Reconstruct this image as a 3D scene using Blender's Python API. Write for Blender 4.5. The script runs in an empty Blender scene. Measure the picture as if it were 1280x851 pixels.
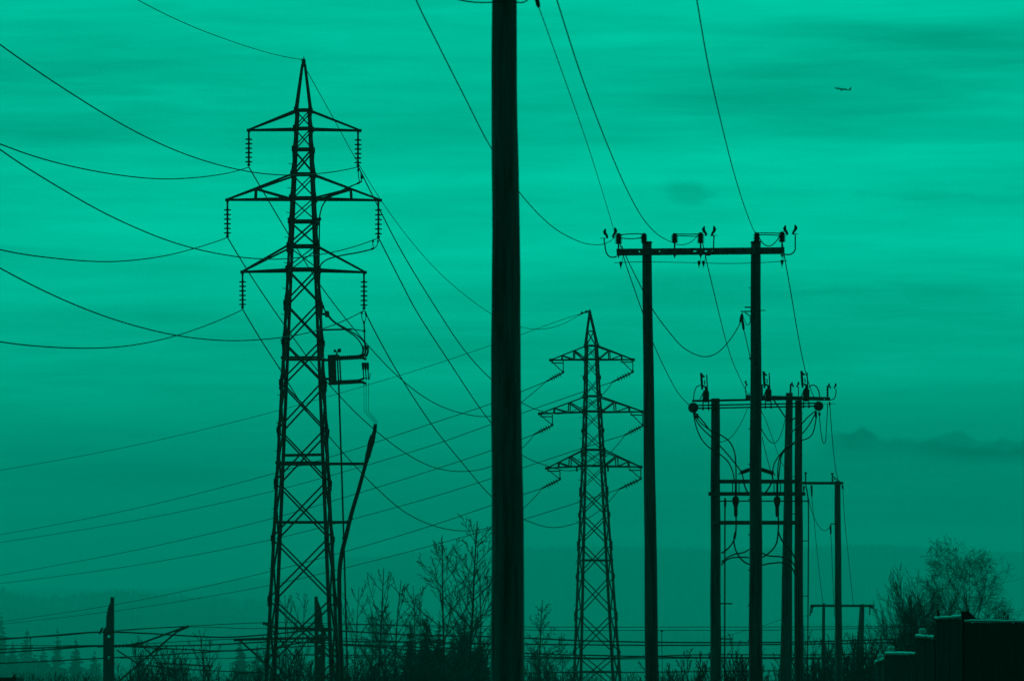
import bpy, bmesh, math, random
from mathutils import Vector, Matrix

# ---------------------------------------------------------------- camera
S = bpy.context.scene
COL = S.collection
F, HOR, CX, EYE = 7000.0, 880.0, 640.0, 1.7      # focal length in px of a 1280 px wide frame, horizon row
K = F / 3022.0                                  # distances below are given for a 3022 px lens and stretched to this one
cam_d = bpy.data.cameras.new('camera')
cam_d.sensor_width = 36.0
cam_d.lens = F / 1280 * 36
cam_d.shift_y = (HOR - 425.5) / 1280
cam_d.clip_end = 60000
cam_d.dof.use_dof = True
cam_d.dof.focus_distance = 95 * K
cam_d.dof.aperture_fstop = 10.5
cam = bpy.data.objects.new('camera', cam_d)
COL.objects.link(cam)
cam.location = (0, 0, EYE)
cam.rotation_euler = (math.pi / 2, 0, 0)
S.camera = cam

# ---------------------------------------------------------------- world, sun, exposure
TINT = (0.0, 1.0, 0.635)
SUN_EL, SUN_AZ = math.radians(24), math.radians(-15)      # azimuth from +Y, towards -X
w = bpy.data.worlds.new('World')
S.world = w
w.use_nodes = True
nt = w.node_tree
nt.nodes.clear()
N = nt.nodes.new


def link(a, b):
    nt.links.new(a, b)


def mth(op, a, b=None, c=None, clamp=False):
    n = N('ShaderNodeMath')
    n.operation = op
    n.use_clamp = clamp
    for i, v in enumerate((a, b, c)):
        if v is None:
            continue
        if isinstance(v, (int, float)):
            n.inputs[i].default_value = v
        else:
            link(v, n.inputs[i])
    return n.outputs[0]


def maprange(v, a, b, c, d, mode='SMOOTHSTEP'):
    n = N('ShaderNodeMapRange')
    n.interpolation_type = mode
    link(v, n.inputs[0])
    for i, x in enumerate((a, b, c, d)):
        n.inputs[i + 1].default_value = x
    return n.outputs[0]


tc = N('ShaderNodeTexCoord')
sep = N('ShaderNodeSeparateXYZ')
link(tc.outputs['Generated'], sep.inputs[0])
dx, dy, dz = sep.outputs
hyp = mth('SQRT', mth('ADD', mth('MULTIPLY', dx, dx), mth('MULTIPLY', dy, dy)))
AZ = mth('ARCTAN2', dx, dy)                 # radians, 0 = +Y
EL = mth('ARCTAN2', dz, hyp)                # elevation


def noise(sx, sy, detail, rough, off, dist=0.0):
    cmb = N('ShaderNodeCombineXYZ')
    link(mth('MULTIPLY_ADD', AZ, sx * K, off), cmb.inputs[0])
    link(mth('MULTIPLY_ADD', EL, sy * K, off * 1.7), cmb.inputs[1])
    cmb.inputs[2].default_value = off * 0.37
    n = N('ShaderNodeTexNoise')
    n.inputs['Scale'].default_value = 1.0
    n.inputs['Detail'].default_value = detail
    n.inputs['Roughness'].default_value = rough
    n.inputs['Distortion'].default_value = dist
    link(cmb.outputs[0], n.inputs['Vector'])
    return mth('SUBTRACT', n.outputs[0], 0.5)


def pa(x):
    return math.atan((x - CX) / F)


def pe(x, y):
    return math.atan((HOR - y) / math.hypot(F, x - CX))


# the vertical run of the overcast: darker, thicker cloud low down
ramp = N('ShaderNodeValToRGB')
link(maprange(EL, -0.02 / K, 0.40 / K, 0, 1, 'LINEAR'), ramp.inputs[0])
cr = ramp.color_ramp
cr.interpolation = 'B_SPLINE'
stops = [(0.0, 0.12), (0.17, 0.16), (0.235, 0.22), (0.30, 0.36), (0.37, 0.56), (0.44, 0.71),
         (0.505, 0.80), (0.57, 0.74), (0.62, 0.62), (0.68, 0.66), (0.73, 0.76), (0.85, 0.68), (1.0, 0.62)]
while len(cr.elements) < len(stops):
    cr.elements.new(0.5)
for e, (p, v) in zip(cr.elements, stops):
    e.position = p
    e.color = (v, v, v, 1)
base = ramp.outputs[0]
n1 = noise(5.0, 62.0, 4, 0.55, 3.1, 0.3)
n2 = noise(16.0, 170.0, 5, 0.6, 7.9, 0.5)
n4 = noise(2.2, 26.0, 3, 0.5, 5.3, 0.2)
n3 = noise(60.0, 90.0, 4, 0.6, 1.3)
cl = mth('ADD', 1.0, mth('ADD', mth('ADD', mth('MULTIPLY', n1, 0.85), mth('MULTIPLY', n4, 1.0)), mth('MULTIPLY', n2, 0.36)))
cl = mth('MULTIPLY', cl, 1.0)
# single cloud bodies of the evening: (x, y, half width, half height, depth) as directions
clouds = [(1090, 110, 270, 78, -0.15, 1.0), (130, 85, 330, 34, -0.15, 1.0), (60, 150, 190, 50, -0.15, 1.0),
          (862, 240, 34, 16, -0.26, 0.8), (1145, 244, 60, 8, -0.14, 0.8), (1180, 372, 200, 24, -0.22, 1.0),
          (250, 452, 420, 30, -0.12, 1.0), (760, 35, 300, 22, -0.08, 1.0), (1120, 22, 340, 18, 0.16, 1.0), (780, 55, 330, 14, 0.09, 1.0),
          (1000, 205, 300, 30, 0.08, 1.0), (110, 598, 210, 28, -0.32, 1.0), (330, 300, 330, 55, 0.05, 1.0),
          (1230, 640, 160, 34, -0.2, 1.0), (820, 640, 240, 24, -0.12, 1.0)]
for (x, y, rx, ry, dep, soft) in clouds:
    u = mth('DIVIDE', mth('SUBTRACT', AZ, pa(x)), rx / F)
    v = mth('DIVIDE', mth('SUBTRACT', EL, pe(x, y)), ry / F)
    r = mth('SQRT', mth('ADD', mth('MULTIPLY', u, u), mth('MULTIPLY', v, v)))
    r = mth('ADD', r, mth('MULTIPLY', n3 if soft < 1 else n2, 2.4 if soft < 1 else 1.1))
    m = maprange(r, 1.0 - 0.95 * soft, 1.0 + 0.35 * soft, dep, 0.0)
    cl = mth('ADD', cl, m)
# a low ragged bank of cloud to the right: its top edge is a broken ridge, its foot melts into the overcast
for (row, amp, off, a0, a1, dep, thick) in ((551, 34, 2.2, 1010, 1060, -0.55, 34), (562, 30, 9.4, 1120, 1230, -0.45, 26)):
    c1 = N('ShaderNodeCombineXYZ')
    link(mth('MULTIPLY_ADD', AZ, 34.0 * K, off), c1.inputs[0])
    c1.inputs[1].default_value = off
    nn = N('ShaderNodeTexNoise')
    nn.inputs['Scale'].default_value = 1.0
    nn.inputs['Detail'].default_value = 5
    nn.inputs['Roughness'].default_value = 0.5
    link(c1.outputs[0], nn.inputs['Vector'])
    edge = mth('MULTIPLY_ADD', mth('SUBTRACT', nn.outputs[0], 0.42), amp * 2.4 / F, pe(1150, row))
    dep_ = mth('SUBTRACT', edge, EL)                                   # >0 below the ridge
    top_ = maprange(dep_, -1.5 / F, 7.0 / F, 0, 1)
    foot = maprange(mth('ADD', mth('SUBTRACT', pe(1150, row), EL), mth('MULTIPLY', n3, 20 / F)), 4 / F, thick / F, 1, 0)
    side = maprange(AZ, pa(a0), pa(a1), 0, 1)
    far_ = maprange(AZ, pa(1500), pa(1900), 1, 0)
    inner = mth('MULTIPLY_ADD', n3, 1.2, 1.0)
    cl = mth('ADD', cl, mth('MULTIPLY', mth('MULTIPLY', mth('MULTIPLY', top_, foot), mth('MULTIPLY', side, far_)), mth('MULTIPLY', inner, dep)))
lum = mth('MULTIPLY', base, cl)
# the glow of the evening is in front; the sky behind the viewer is already dark
lum = mth('MULTIPLY', lum, maprange(dy, -0.3, 0.93, 0.15, 1.0))
lum = mth('MULTIPLY', lum, maprange(EL, 0.15, 1.2, 1.0, 0.35))
sky = N('ShaderNodeTexSky')
sky.sky_type = 'NISHITA'
sky.sun_disc = False
sky.sun_elevation = SUN_EL
sky.sun_rotation = SUN_AZ
bw = N('ShaderNodeRGBToBW')
link(sky.outputs[0], bw.inputs[0])
# a little clear sky behind the overcast
lum = mth('ADD', mth('MULTIPLY', lum, 9.1), mth('MULTIPLY', bw.outputs[0], 0.02))
tint = N('ShaderNodeCombineColor')
for i in range(3):
    link(mth('MULTIPLY', lum, TINT[i]), tint.inputs[i])
bg = N('ShaderNodeBackground')
bg.inputs[1].default_value = 0.1
link(tint.outputs[0], bg.inputs[0])
out = N('ShaderNodeOutputWorld')
link(bg.outputs[0], out.inputs[0])

sun_d = bpy.data.lights.new('sun', 'SUN')
sun_d.energy = 0.85
sun_d.angle = math.radians(25)
sun_d.color = (0.0, 1.0, 0.66)
sun = bpy.data.objects.new('sun', sun_d)
COL.objects.link(sun)
sv = Vector((math.sin(SUN_AZ) * math.cos(SUN_EL), math.cos(SUN_AZ) * math.cos(SUN_EL), math.sin(SUN_EL)))
sun.rotation_euler = (-sv).to_track_quat('-Z', 'Y').to_euler()
sun.location = sv * 300
S.view_settings.view_transform = 'Standard'
S.view_settings.look = 'None'
S.view_settings.exposure = 0
S.view_settings.gamma = 1
S.view_settings.use_curve_mapping = False
S.cycles.max_bounces = 6
S.cycles.volume_bounces = 1
S.cycles.use_denoising = True

# ---------------------------------------------------------------- materials


def mat(name, c, rough=0.8, scale=(4, 4, 4), var=0.35, metal=0.0, bump=0.0, spec=0.25):
    m = bpy.data.materials.new(name)
    m.use_nodes = True
    t = m.node_tree
    b = t.nodes['Principled BSDF']
    b.inputs['Roughness'].default_value = rough
    b.inputs['Metallic'].default_value = metal
    b.inputs['Specular IOR Level'].default_value = spec
    co = t.nodes.new('ShaderNodeTexCoord')
    mp = t.nodes.new('ShaderNodeMapping')
    mp.inputs['Scale'].default_value = scale
    t.links.new(co.outputs['Object'], mp.inputs[0])
    n = t.nodes.new('ShaderNodeTexNoise')
    n.inputs['Scale'].default_value = 1
    n.inputs['Detail'].default_value = 6
    n.inputs['Roughness'].default_value = 0.65
    t.links.new(mp.outputs[0], n.inputs['Vector'])
    r = t.nodes.new('ShaderNodeValToRGB')
    r.color_ramp.elements[0].position = 0.3
    r.color_ramp.elements[1].position = 0.72
    r.color_ramp.elements[0].color = tuple(x * (1 - var) for x in c) + (1,)
    r.color_ramp.elements[1].color = tuple(min(1, x * (1 + var)) for x in c) + (1,)
    t.links.new(n.outputs[0], r.inputs[0])
    t.links.new(r.outputs[0], b.inputs['Base Color'])
    if bump:
        bp = t.nodes.new('ShaderNodeBump')
        bp.inputs['Strength'].default_value = bump
        bp.inputs['Distance'].default_value = 0.02
        t.links.new(n.outputs[0], bp.inputs['Height'])
        t.links.new(bp.outputs[0], b.inputs['Normal'])
    return m


M_WOOD = mat('creosoted_wood', (0.145, 0.142, 0.145), 0.85, (14, 14, 0.8), 0.75, bump=0.8)
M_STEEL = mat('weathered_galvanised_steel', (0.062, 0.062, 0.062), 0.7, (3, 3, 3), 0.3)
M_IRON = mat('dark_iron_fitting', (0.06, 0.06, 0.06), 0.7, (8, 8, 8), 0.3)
M_INS = mat('brown_porcelain', (0.045, 0.042, 0.042), 0.5, (8, 8, 8), 0.2)
M_CABLE = mat('aged_conductor', (0.05, 0.05, 0.05), 0.75, (5, 5, 5), 0.2)
M_RUBBER = mat('black_rubber', (0.03, 0.03, 0.03), 0.6, (5, 5, 5), 0.2)
M_CONC = mat('weathered_concrete', (0.09, 0.09, 0.09), 0.9, (4, 4, 2), 0.35, bump=0.3)
M_BARK = mat('winter_bark', (0.055, 0.053, 0.053), 0.9, (6, 6, 2), 0.4)
M_TWIG = mat('bare_twigs', (0.045, 0.043, 0.043), 0.9, (3, 3, 3), 0.35)
M_NEEDLE = mat('spruce_needles', (0.035, 0.045, 0.042), 0.9, (2, 2, 2), 0.45)
M_FENCE = mat('stained_boards', (0.009, 0.009, 0.009), 0.95, (5, 5, 0.5), 0.55, bump=0.5, spec=0.04)
M_SNOW = mat('dimmed_snow', (0.19, 0.193, 0.196), 0.6, (6, 6, 6), 0.06, bump=0.2)  # snow of the caps, colour darkened to dim their sky-lit tops
M_SNOW_BRIGHT = mat('brightened_snow', (0.88, 0.88, 0.89), 0.6, (6, 6, 6), 0.04, bump=0.2)  # same snow for the lumps, light put into its colour as they face away from the glow
M_GROUND = mat('withered_grass_ground', (0.09, 0.085, 0.06), 0.95, (0.3, 0.3, 0.3), 0.5)
M_HILL = mat('forest_hill', (0.05, 0.06, 0.05), 0.95, (0.02, 0.02, 0.02), 0.35)
M_PLANE = mat('aircraft_paint', (0.25, 0.25, 0.26), 0.4, (0.3, 0.3, 0.3), 0.1)
M_FELT = mat('roofing_felt', (0.04, 0.04, 0.04), 0.9, (3, 3, 3), 0.3)

# ---------------------------------------------------------------- builders
V = Vector
ORG = {}


def at(px, py, Y):
    return V(((px - CX) / F * Y, Y, EYE + (HOR - py) / F * Y))


class MB:
    def __init__(self):
        self.v, self.f = [], []

    def ring_tube(self, pts, rad, sides=4, cap=True, flat=1.0):
        pts = [V(p) for p in pts]
        if isinstance(rad, (int, float)):
            rad = [rad] * len(pts)
        n = len(pts)
        b0 = len(self.v)
        ref = None
        for i, p in enumerate(pts):
            t = (pts[min(i + 1, n - 1)] - pts[max(i - 1, 0)])
            if t.length < 1e-9:
                t = V((0, 0, 1))
            t.normalize()
            if ref is None:
                ref = V((0, 1, 0)) if abs(t.y) < 0.9 else V((1, 0, 0))
            a = ref - t * ref.dot(t)
            if a.length < 1e-5:
                a = t.orthogonal()
            a.normalize()
            ref = a
            c = t.cross(a)
            for k in range(sides):
                th = 2 * math.pi * (k + 0.5) / sides
                self.v.append(p + (a * math.cos(th) + c * math.sin(th) * flat) * rad[i])
        for i in range(n - 1):
            for k in range(sides):
                k2 = (k + 1) % sides
                q = b0 + i * sides
                self.f.append((q + k, q + k2, q + sides + k2, q + sides + k))
        if cap:
            self.f.append(tuple(b0 + k for k in reversed(range(sides))))
            q = b0 + (n - 1) * sides
            self.f.append(tuple(q + k for k in range(sides)))
        return self

    def bar(self, a, b, w, h=None):
        """rectangular bar: w across (horizontal), h the other way"""
        a, b = V(a), V(b)
        h = h or w
        t = (b - a).normalized()
        up = V((0, 0, 1)) if abs(t.z) < 0.95 else V((0, 1, 0))
        s = t.cross(up).normalized()
        u = s.cross(t).normalized()
        q = len(self.v)
        for p in (a, b):
            for i, j in ((-1, -1), (1, -1), (1, 1), (-1, 1)):
                self.v.append(p + s * (i * w / 2) + u * (j * h / 2))
        self.f += [(q + 3, q + 2, q + 1, q), (q + 4, q + 5, q + 6, q + 7)]
        for k in range(4):
            k2 = (k + 1) % 4
            self.f.append((q + k, q + k2, q + 4 + k2, q + 4 + k))
        return self

    def angle(self, a, b, w, t, da, db):
        """L-section angle iron from a to b, flanges towards da and db"""
        a, b = V(a), V(b)
        ax = (b - a).normalized()
        da = V(da)
        da = (da - ax * ax.dot(da)).normalized()
        db = V(db)
        db = (db - ax * ax.dot(db) - da * da.dot(db)).normalized()
        prof = [(0, 0), (w, 0), (w, t), (t, t), (t, w), (0, w)]
        q = len(self.v)
        for p in (a, b):
            for x, y in prof:
                self.v.append(p + da * x + db * y)
        for k in range(6):
            k2 = (k + 1) % 6
            self.f.append((q + k, q + k2, q + 6 + k2, q + 6 + k))
        self.f += [(q, q + 3, q + 2, q + 1), (q, q + 5, q + 4, q + 3), (q + 6, q + 7, q + 8, q + 9), (q + 6, q + 9, q + 10, q + 11)]
        return self

    def lathe(self, a, b, prof, sides=10):
        """prof: list of (fraction along a-b, radius)"""
        a, b = V(a), V(b)
        t = (b - a).normalized()
        s = t.orthogonal().normalized()
        c = t.cross(s)
        q0 = len(self.v)
        for fr, r in prof:
            p = a.lerp(b, fr)
            for k in range(sides):
                th = 2 * math.pi * k / sides
                self.v.append(p + (s * math.cos(th) + c * math.sin(th)) * r)
        for i in range(len(prof) - 1):
            for k in range(sides):
                k2 = (k + 1) % sides
                q = q0 + i * sides
                self.f.append((q + k, q + k2, q + sides + k2, q + sides + k))
        self.f.append(tuple(q0 + k for k in reversed(range(sides))))
        q = q0 + (len(prof) - 1) * sides
        self.f.append(tuple(q + k for k in range(sides)))
        return self

    def ribs(self, a, b, R, r, n, sides=12):
        prof = [(0, r)]
        for i in range(n):
            f0 = i / n
            prof += [(f0 + 0.15 / n, r), (f0 + 0.45 / n, R), (f0 + 0.62 / n, R), (f0 + 0.85 / n, r)]
        prof.append((1, r))
        return self.lathe(a, b, prof, sides)

    def box(self, c, sx, sy, sz):
        c = V(c)
        return self.bar(c - V((sx / 2, 0, 0)), c + V((sx / 2, 0, 0)), sy, sz)

    def build(self, name, m, parent=None, smooth=False):
        o0 = ORG[parent.name] if parent else (sum(self.v, V()) / len(self.v))
        me = bpy.data.meshes.new(name)
        me.from_pydata([tuple(p - o0) for p in self.v], [], self.f)
        bm = bmesh.new()
        bm.from_mesh(me)
        bmesh.ops.recalc_face_normals(bm, faces=bm.faces)
        bm.to_mesh(me)
        bm.free()
        me.materials.append(m)
        if smooth:
            me.polygons.foreach_set('use_smooth', [True] * len(me.polygons))
        o = bpy.data.objects.new(name, me)
        COL.objects.link(o)
        if parent:
            o.parent = parent
        else:
            o.location = o0
        ORG[o.name] = o0
        return o


def tag(o, label, cat, group=None, kind=None):
    if label:
        o['label'] = label
    if cat:
        o['category'] = cat
    if group:
        o['group'] = group
    if kind:
        o['kind'] = kind
    return o


def thing(name, loc, label, cat, group=None):
    o = bpy.data.objects.new(name, None)
    o.empty_display_size = 0.3
    COL.objects.link(o)
    o.location = loc
    ORG[o.name] = V(loc)
    return tag(o, label, cat, group)


def spline(pts, sub=8):
    """Catmull-Rom through a list of vectors (centripetal-ish, by chord)"""
    P = [V(p) for p in pts]
    if len(P) < 3:
        return [P[0].lerp(P[-1], i / sub) for i in range(sub + 1)]
    res = []
    T = [0.0]
    for a, b in zip(P, P[1:]):
        T.append(T[-1] + max((b - a).length, 1e-4) ** 0.5)
    mt = []
    for i in range(len(P)):
        if i == 0:
            mt.append((P[1] - P[0]) / (T[1] - T[0]))
        elif i == len(P) - 1:
            mt.append((P[-1] - P[-2]) / (T[-1] - T[-2]))
        else:
            d1 = (P[i] - P[i - 1]) / (T[i] - T[i - 1])
            d2 = (P[i + 1] - P[i]) / (T[i + 1] - T[i])
            w1, w2 = T[i + 1] - T[i], T[i] - T[i - 1]
            mt.append((d1 * w1 + d2 * w2) / (w1 + w2))
    # end tangents of a parabola rather than a straight chord
    mt[0] = (P[1] - P[0]) / (T[1] - T[0]) * 2 - mt[1]
    mt[-1] = (P[-1] - P[-2]) / (T[-1] - T[-2]) * 2 - mt[-2]
    for i in range(len(P) - 1):
        h = T[i + 1] - T[i]
        for k in range(sub):
            s = k / sub
            res.append(P[i] * (2 * s**3 - 3 * s**2 + 1) + mt[i] * h * (s**3 - 2 * s**2 + s)
                       + P[i + 1] * (-2 * s**3 + 3 * s**2) + mt[i + 1] * h * (s**3 - s**2))
    res.append(P[-1])
    return res


def pxline(pts, Y0, Y1=None, sub=8):
    """smooth the picture outline of a hanging line, then give it its run in depth"""
    Y1 = Y0 if Y1 is None else Y1
    q = spline([V((x, y, 0)) for x, y in pts], sub)
    L = [0.0]
    for a, b in zip(q, q[1:]):
        L.append(L[-1] + (b - a).length)
    res = []
    for p, l in zip(q, L):
        f = l / L[-1]
        res.append(at(p.x, p.y, 1 / ((1 - f) / Y0 + f / Y1)))
    return res


def wire(name, pts, Y0, Y1, wpx, label, cat='power line', group=None, m=None, sub=10):
    """wpx: thickness in picture px at the near end"""
    P = pxline(pts, Y0, Y1, sub)
    b = MB()
    wpx *= 1.5
    rm = wpx / 2 * min(Y0, Y1) / F
    rad = [max(rm, 0.35 * p.y / F) for p in P]
    b.ring_tube(P, rad, 5)
    o = b.build(name, m or M_CABLE)
    return tag(o, label, cat, group)


def plate(name, outline, holes, thick, m, parent=None, Y=None):
    """flat plate facing the camera with its own thickness, outline in picture px at depth Y"""
    cu = bpy.data.curves.new(name, 'CURVE')
    cu.dimensions = '2D'
    cu.fill_mode = 'BOTH'
    cu.extrude = thick / 2
    for loop in [outline] + list(holes):
        sp = cu.splines.new('POLY')
        sp.points.add(len(loop) - 1)
        for p, (x, y) in zip(sp.points, loop):
            q = at(x, y, Y)
            p.co = (q.x, q.z, 0, 1)
        sp.use_cyclic_u = True
    tmp = bpy.data.objects.new('tmp', cu)
    COL.objects.link(tmp)
    dg = bpy.context.evaluated_depsgraph_get()
    me = bpy.data.meshes.new_from_object(tmp.evaluated_get(dg))
    bpy.data.objects.remove(tmp)
    bpy.data.curves.remove(cu)
    b = MB()
    b.v = [V((v.co.x, Y - v.co.z, v.co.y)) for v in me.vertices]
    b.f = [tuple(p.vertices) for p in me.polygons]
    bpy.data.meshes.remove(me)
    return b.build(name, m, parent)


def circ(x, y, r, n=10):
    return [(x + r * math.cos(2 * math.pi * i / n), y + r * math.sin(2 * math.pi * i / n)) for i in range(n)]


def ground_row(Y):
    return HOR + EYE * F / Y


def log_pole(parent, x0, y0, w0, x1, y1, w1, Y, name='pole', seed=0):
    """round wooden pole from top (x0,y0) through (x1,y1), carried on to the ground; a little crooked, with flats and checks"""
    rng = random.Random(seed)
    yg = ground_row(Y) + 0.1 * F / Y
    b = MB()
    n = 26
    sides = 18
    pts, rad = [], []
    ph = rng.random() * 6
    for i in range(n + 1):
        y = y0 + (yg - y0) * i / n
        f = (y - y0) / (y1 - y0)
        x = x0 + (x1 - x0) * f + (w0 * 0.02) * math.sin(ph + i * 0.8)
        pts.append(at(x, y, Y))
        rad.append((w0 + (w1 - w0) * f) / 2 * Y / F * (1 + rng.uniform(-0.012, 0.012)))
    b.ring_tube(pts, rad, sides)
    return b.build(name, M_WOOD, parent, True)


# ---------------------------------------------------------------- ground and hills
g = MB()
g.v = [V((-6000, -60, 0)), V((6000, -60, 0)), V((6000, 12600, 0)), V((-6000, 12600, 0))]
g.f = [(0, 1, 2, 3)]
tag(g.build('ground', M_GROUND), 'dark withered winter ground below the power lines', None, None, 'structure')


def ridge(name, Y, depth, tops, rough, seed, label, step=3.0):
    """wooded ridge: a strip of terrain whose skyline is tree tops"""
    Y, depth = Y * K, depth * K
    rng = random.Random(seed)
    b = MB()
    xs = []
    x = tops[0][0]
    while x <= tops[-1][0]:
        xs.append(x)
        x += step
    rows = 7
    cols = len(xs)
    for r in range(rows):
        t = r / (rows - 1)
        yy = Y + depth * t
        prof = math.sin(min(1, t * 1.25) * math.pi / 2)
        for i, px in enumerate(xs):
            for (a, ya), (c, yc) in zip(tops, tops[1:]):
                if a <= px <= c:
                    s = (px - a) / (c - a)
                    s = s * s * (3 - 2 * s)
                    top = ya + (yc - ya) * s
                    break
            z = EYE + (HOR - top) / F * (Y + depth * 0.8)
            hh = z * prof
            tree = rough * (rng.random() ** 1.5) * (0.15 if r < rows - 2 else 1)
            b.v.append(V(((px - CX) / F * yy, yy + rng.uniform(-.3, .3) * depth / rows * 0.3, max(-0.3, hh + tree) if r else -0.3)))
    for r in range(rows - 1):
        for i in range(cols - 1):
            q = r * cols + i
            b.f.append((q, q + 1, q + cols + 1, q + cols))
    b.v += [V((p.x, p.y + 20, -0.3)) for p in b.v[(rows - 1) * cols:rows * cols]]
    for i in range(cols - 1):
        q = (rows - 1) * cols + i
        b.f.append((q, q + 1, q + cols + 1, q + cols))
    return tag(b.build(name, M_HILL, None, True), label, None, None, 'structure')


ridge('hills', 4200, 600, [(-500, 735), (200, 736), (330, 722), (450, 696), (560, 687), (760, 683), (900, 686), (1080, 681), (1280, 690), (1700, 700)],
      5, 5, 'faint hazy wooded hill along the horizon', 1.5)
ridge('terrain', 2600, 500, [(-500, 720), (-20, 738), (60, 750), (140, 741), (230, 748), (320, 752), (420, 766), (560, 778), (760, 792), (900, 790), (1050, 784), (1280, 780), (1700, 770)],
      9, 9, 'hazy forest rise in front of the hill', 1.2)

# ---------------------------------------------------------------- pylons


def wnode(y, tab):
    for (a, wa), (c, wc) in zip(tab, tab[1:]):
        if y <= c:
            return wa + (wc - wa) * (y - a) / (c - a)
    (a, wa), (c, wc) = tab[-2:]
    return wa + (wc - wa) * (y - a) / (c - a)


def pylon(label, Y, rot, tab, centre, nodes, horiz, peak, arms, leg_w, br_w, extra=None):
    """lattice tower. tab: (row, half width px); arms: (upper row, lower row, left tip, right tip, struts)"""
    k = Y / F
    yg = ground_row(Y)
    rt = thing('lattice_pylon', at(centre(yg), yg, Y), label, 'pylon', 'steel lattice pylons')
    ca, sa = math.cos(rot), math.sin(rot)

    def P(u, d, y):                       # u across, d depth in px units, row y
        c = at(centre(y), y, Y)
        return V((c.x + (u * ca - d * sa) * k, Y + (u * sa + d * ca) * k, c.z))

    def C(y, i):
        su, sd = ((-1, -1), (1, -1), (1, 1), (-1, 1))[i]
        h = wnode(y, tab)
        return P(su * h, sd * h, y)

    lw, bw_ = leg_w * k, br_w * k
    base_rows = nodes + [yg]
    for i in range(4):
        b = MB()
        su, sd = ((-1, -1), (1, -1), (1, 1), (-1, 1))[i]
        dirx = V((-su * ca, -su * sa, 0))
        diry = V((sd * sa, -sd * ca, 0))
        for a, c in zip(base_rows, base_rows[1:]):
            w_ = lw * (0.8 + 0.35 * (a - nodes[0]) / (yg - nodes[0]))
            b.angle(C(a, i), C(c + 0.5, i), w_, w_ * 0.22, dirx, diry)
        # splice plates where the leg sections are bolted together
        for a in nodes[6::2]:
            q = C(a, i)
            q2 = C(a + 9, i)
            b.bar(q + V((su * lw * 0.12, -0.02, 0)), q2 + V((su * lw * 0.12, -0.02, 0)), lw * 0.42, lw * 0.42)
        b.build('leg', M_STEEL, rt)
        fb = MB()
        q = C(yg, i)
        fb.box(q + V((0, 0, -0.1)), 0.8, 0.8, 0.6)
        fb.build('footing', M_CONC, rt)
    for i in range(4):
        b = MB()
        j = (i + 1) % 4
        for a, c in zip(base_rows, base_rows[1:]):
            if c > yg - 1:
                c = yg - 4
            d = 0.62 if c - a < 31 else 0.95
            b.bar(C(a + 1, i), C(c - 1, j), bw_ * d, bw_ * d * 0.8)
            b.bar(C(a + 1, j), C(c - 1, i), bw_ * d, bw_ * d * 0.8)
            m_ = (C(a + 1, i) + C(c - 1, j)) / 2
            for r_, cc in ((a, i), (a, j)):
                q = C(r_, cc)
                b.bar(q + V((0, 0, bw_ * 1.4)), q - V((0, 0, bw_ * 1.4)), bw_ * 1.5, bw_ * 1.5)
        for y in horiz:
            b.bar(C(y, i), C(y, j), bw_ * 1.1, bw_ * 1.1)
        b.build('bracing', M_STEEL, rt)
    # earth-wire peak
    b = MB()
    tx, ty = peak
    top = at(tx, ty + 10, Y)
    for i in range(4):
        su, sd = ((-1, -1), (1, -1), (1, 1), (-1, 1))[i]
        q = top + V(((su * ca - sd * sa) * 1.6 * k, (su * sa + sd * ca) * 1.6 * k, 0))
        b.bar(C(nodes[0], i), q, bw_ * 1.15)
        if extra == 'strain':
            m1 = C(nodes[0], i).lerp(q, 0.5)
            m2 = C(nodes[0], (i + 1) % 4).lerp(top, 0.5)
            b.bar(m1, m2, bw_ * 0.7)
            b.bar(C(nodes[0], i), m2, bw_ * 0.7)
            b.bar(m1, top, bw_ * 0.7)
    b.bar(top - V((0, 0, 0.1)), top + V((0, 0, 0.18)), 5 * k)
    b.bar(top + V((0, 0, 0.12)), at(tx - 3, ty + 3, Y), 1.6 * k)
    b.lathe(top + V((0, 0, 0.1)), at(tx + 0.3, ty, Y), [(0, 2.2 * k), (0.35, 1.6 * k), (0.45, 2.1 * k), (0.7, 0.7 * k), (1, 0.4 * k)], 6)
    b.build('earth_peak', M_STEEL, rt)
    # cross arms
    for (yu, yl, tl, tr, struts) in arms:
        for side, tip in ((-1, tl), (1, tr)):
            b = MB()
            ci = (0, 3) if side < 0 else (1, 2)
            tp = at(tip[0], tip[1], Y + (tip[0] - centre(yl)) * sa * k)
            for n_, c in enumerate(ci):
                a0 = C(yl, c)
                u0 = C(yu, c)
                b.bar(a0, tp, bw_ * 1.05, bw_ * 1.05)
                b.bar(u0, tp + V((0, 0, 0.02)), bw_ * 0.92, bw_ * 0.92)
                pu = pl = None
                for s_, fr in enumerate(struts):
                    lo, hi = a0.lerp(tp, fr), u0.lerp(tp, fr)
                    b.bar(lo, hi, bw_ * 0.9)
                    if s_ == 0:
                        b.bar(a0, hi, bw_ * 0.95)
                    else:
                        b.bar(pl, hi, bw_ * 0.8)
                    pl = lo
            a0, a1 = C(yl, ci[0]), C(yl, ci[1])
            for fr in (0.25, 0.5, 0.75):
                b.bar(a0.lerp(tp, fr), a1.lerp(tp, fr), bw_ * 0.7)
            b.bar(a0.lerp(tp, 0.0), a1.lerp(tp, 0.5), bw_ * 0.7)
            b.bar(tp + V((-2.6 * k, 0, 0)), tp + V((2.6 * k, 0, 0)), 2.6 * k, 3.6 * k)
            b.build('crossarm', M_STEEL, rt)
    return rt, P, C


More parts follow.
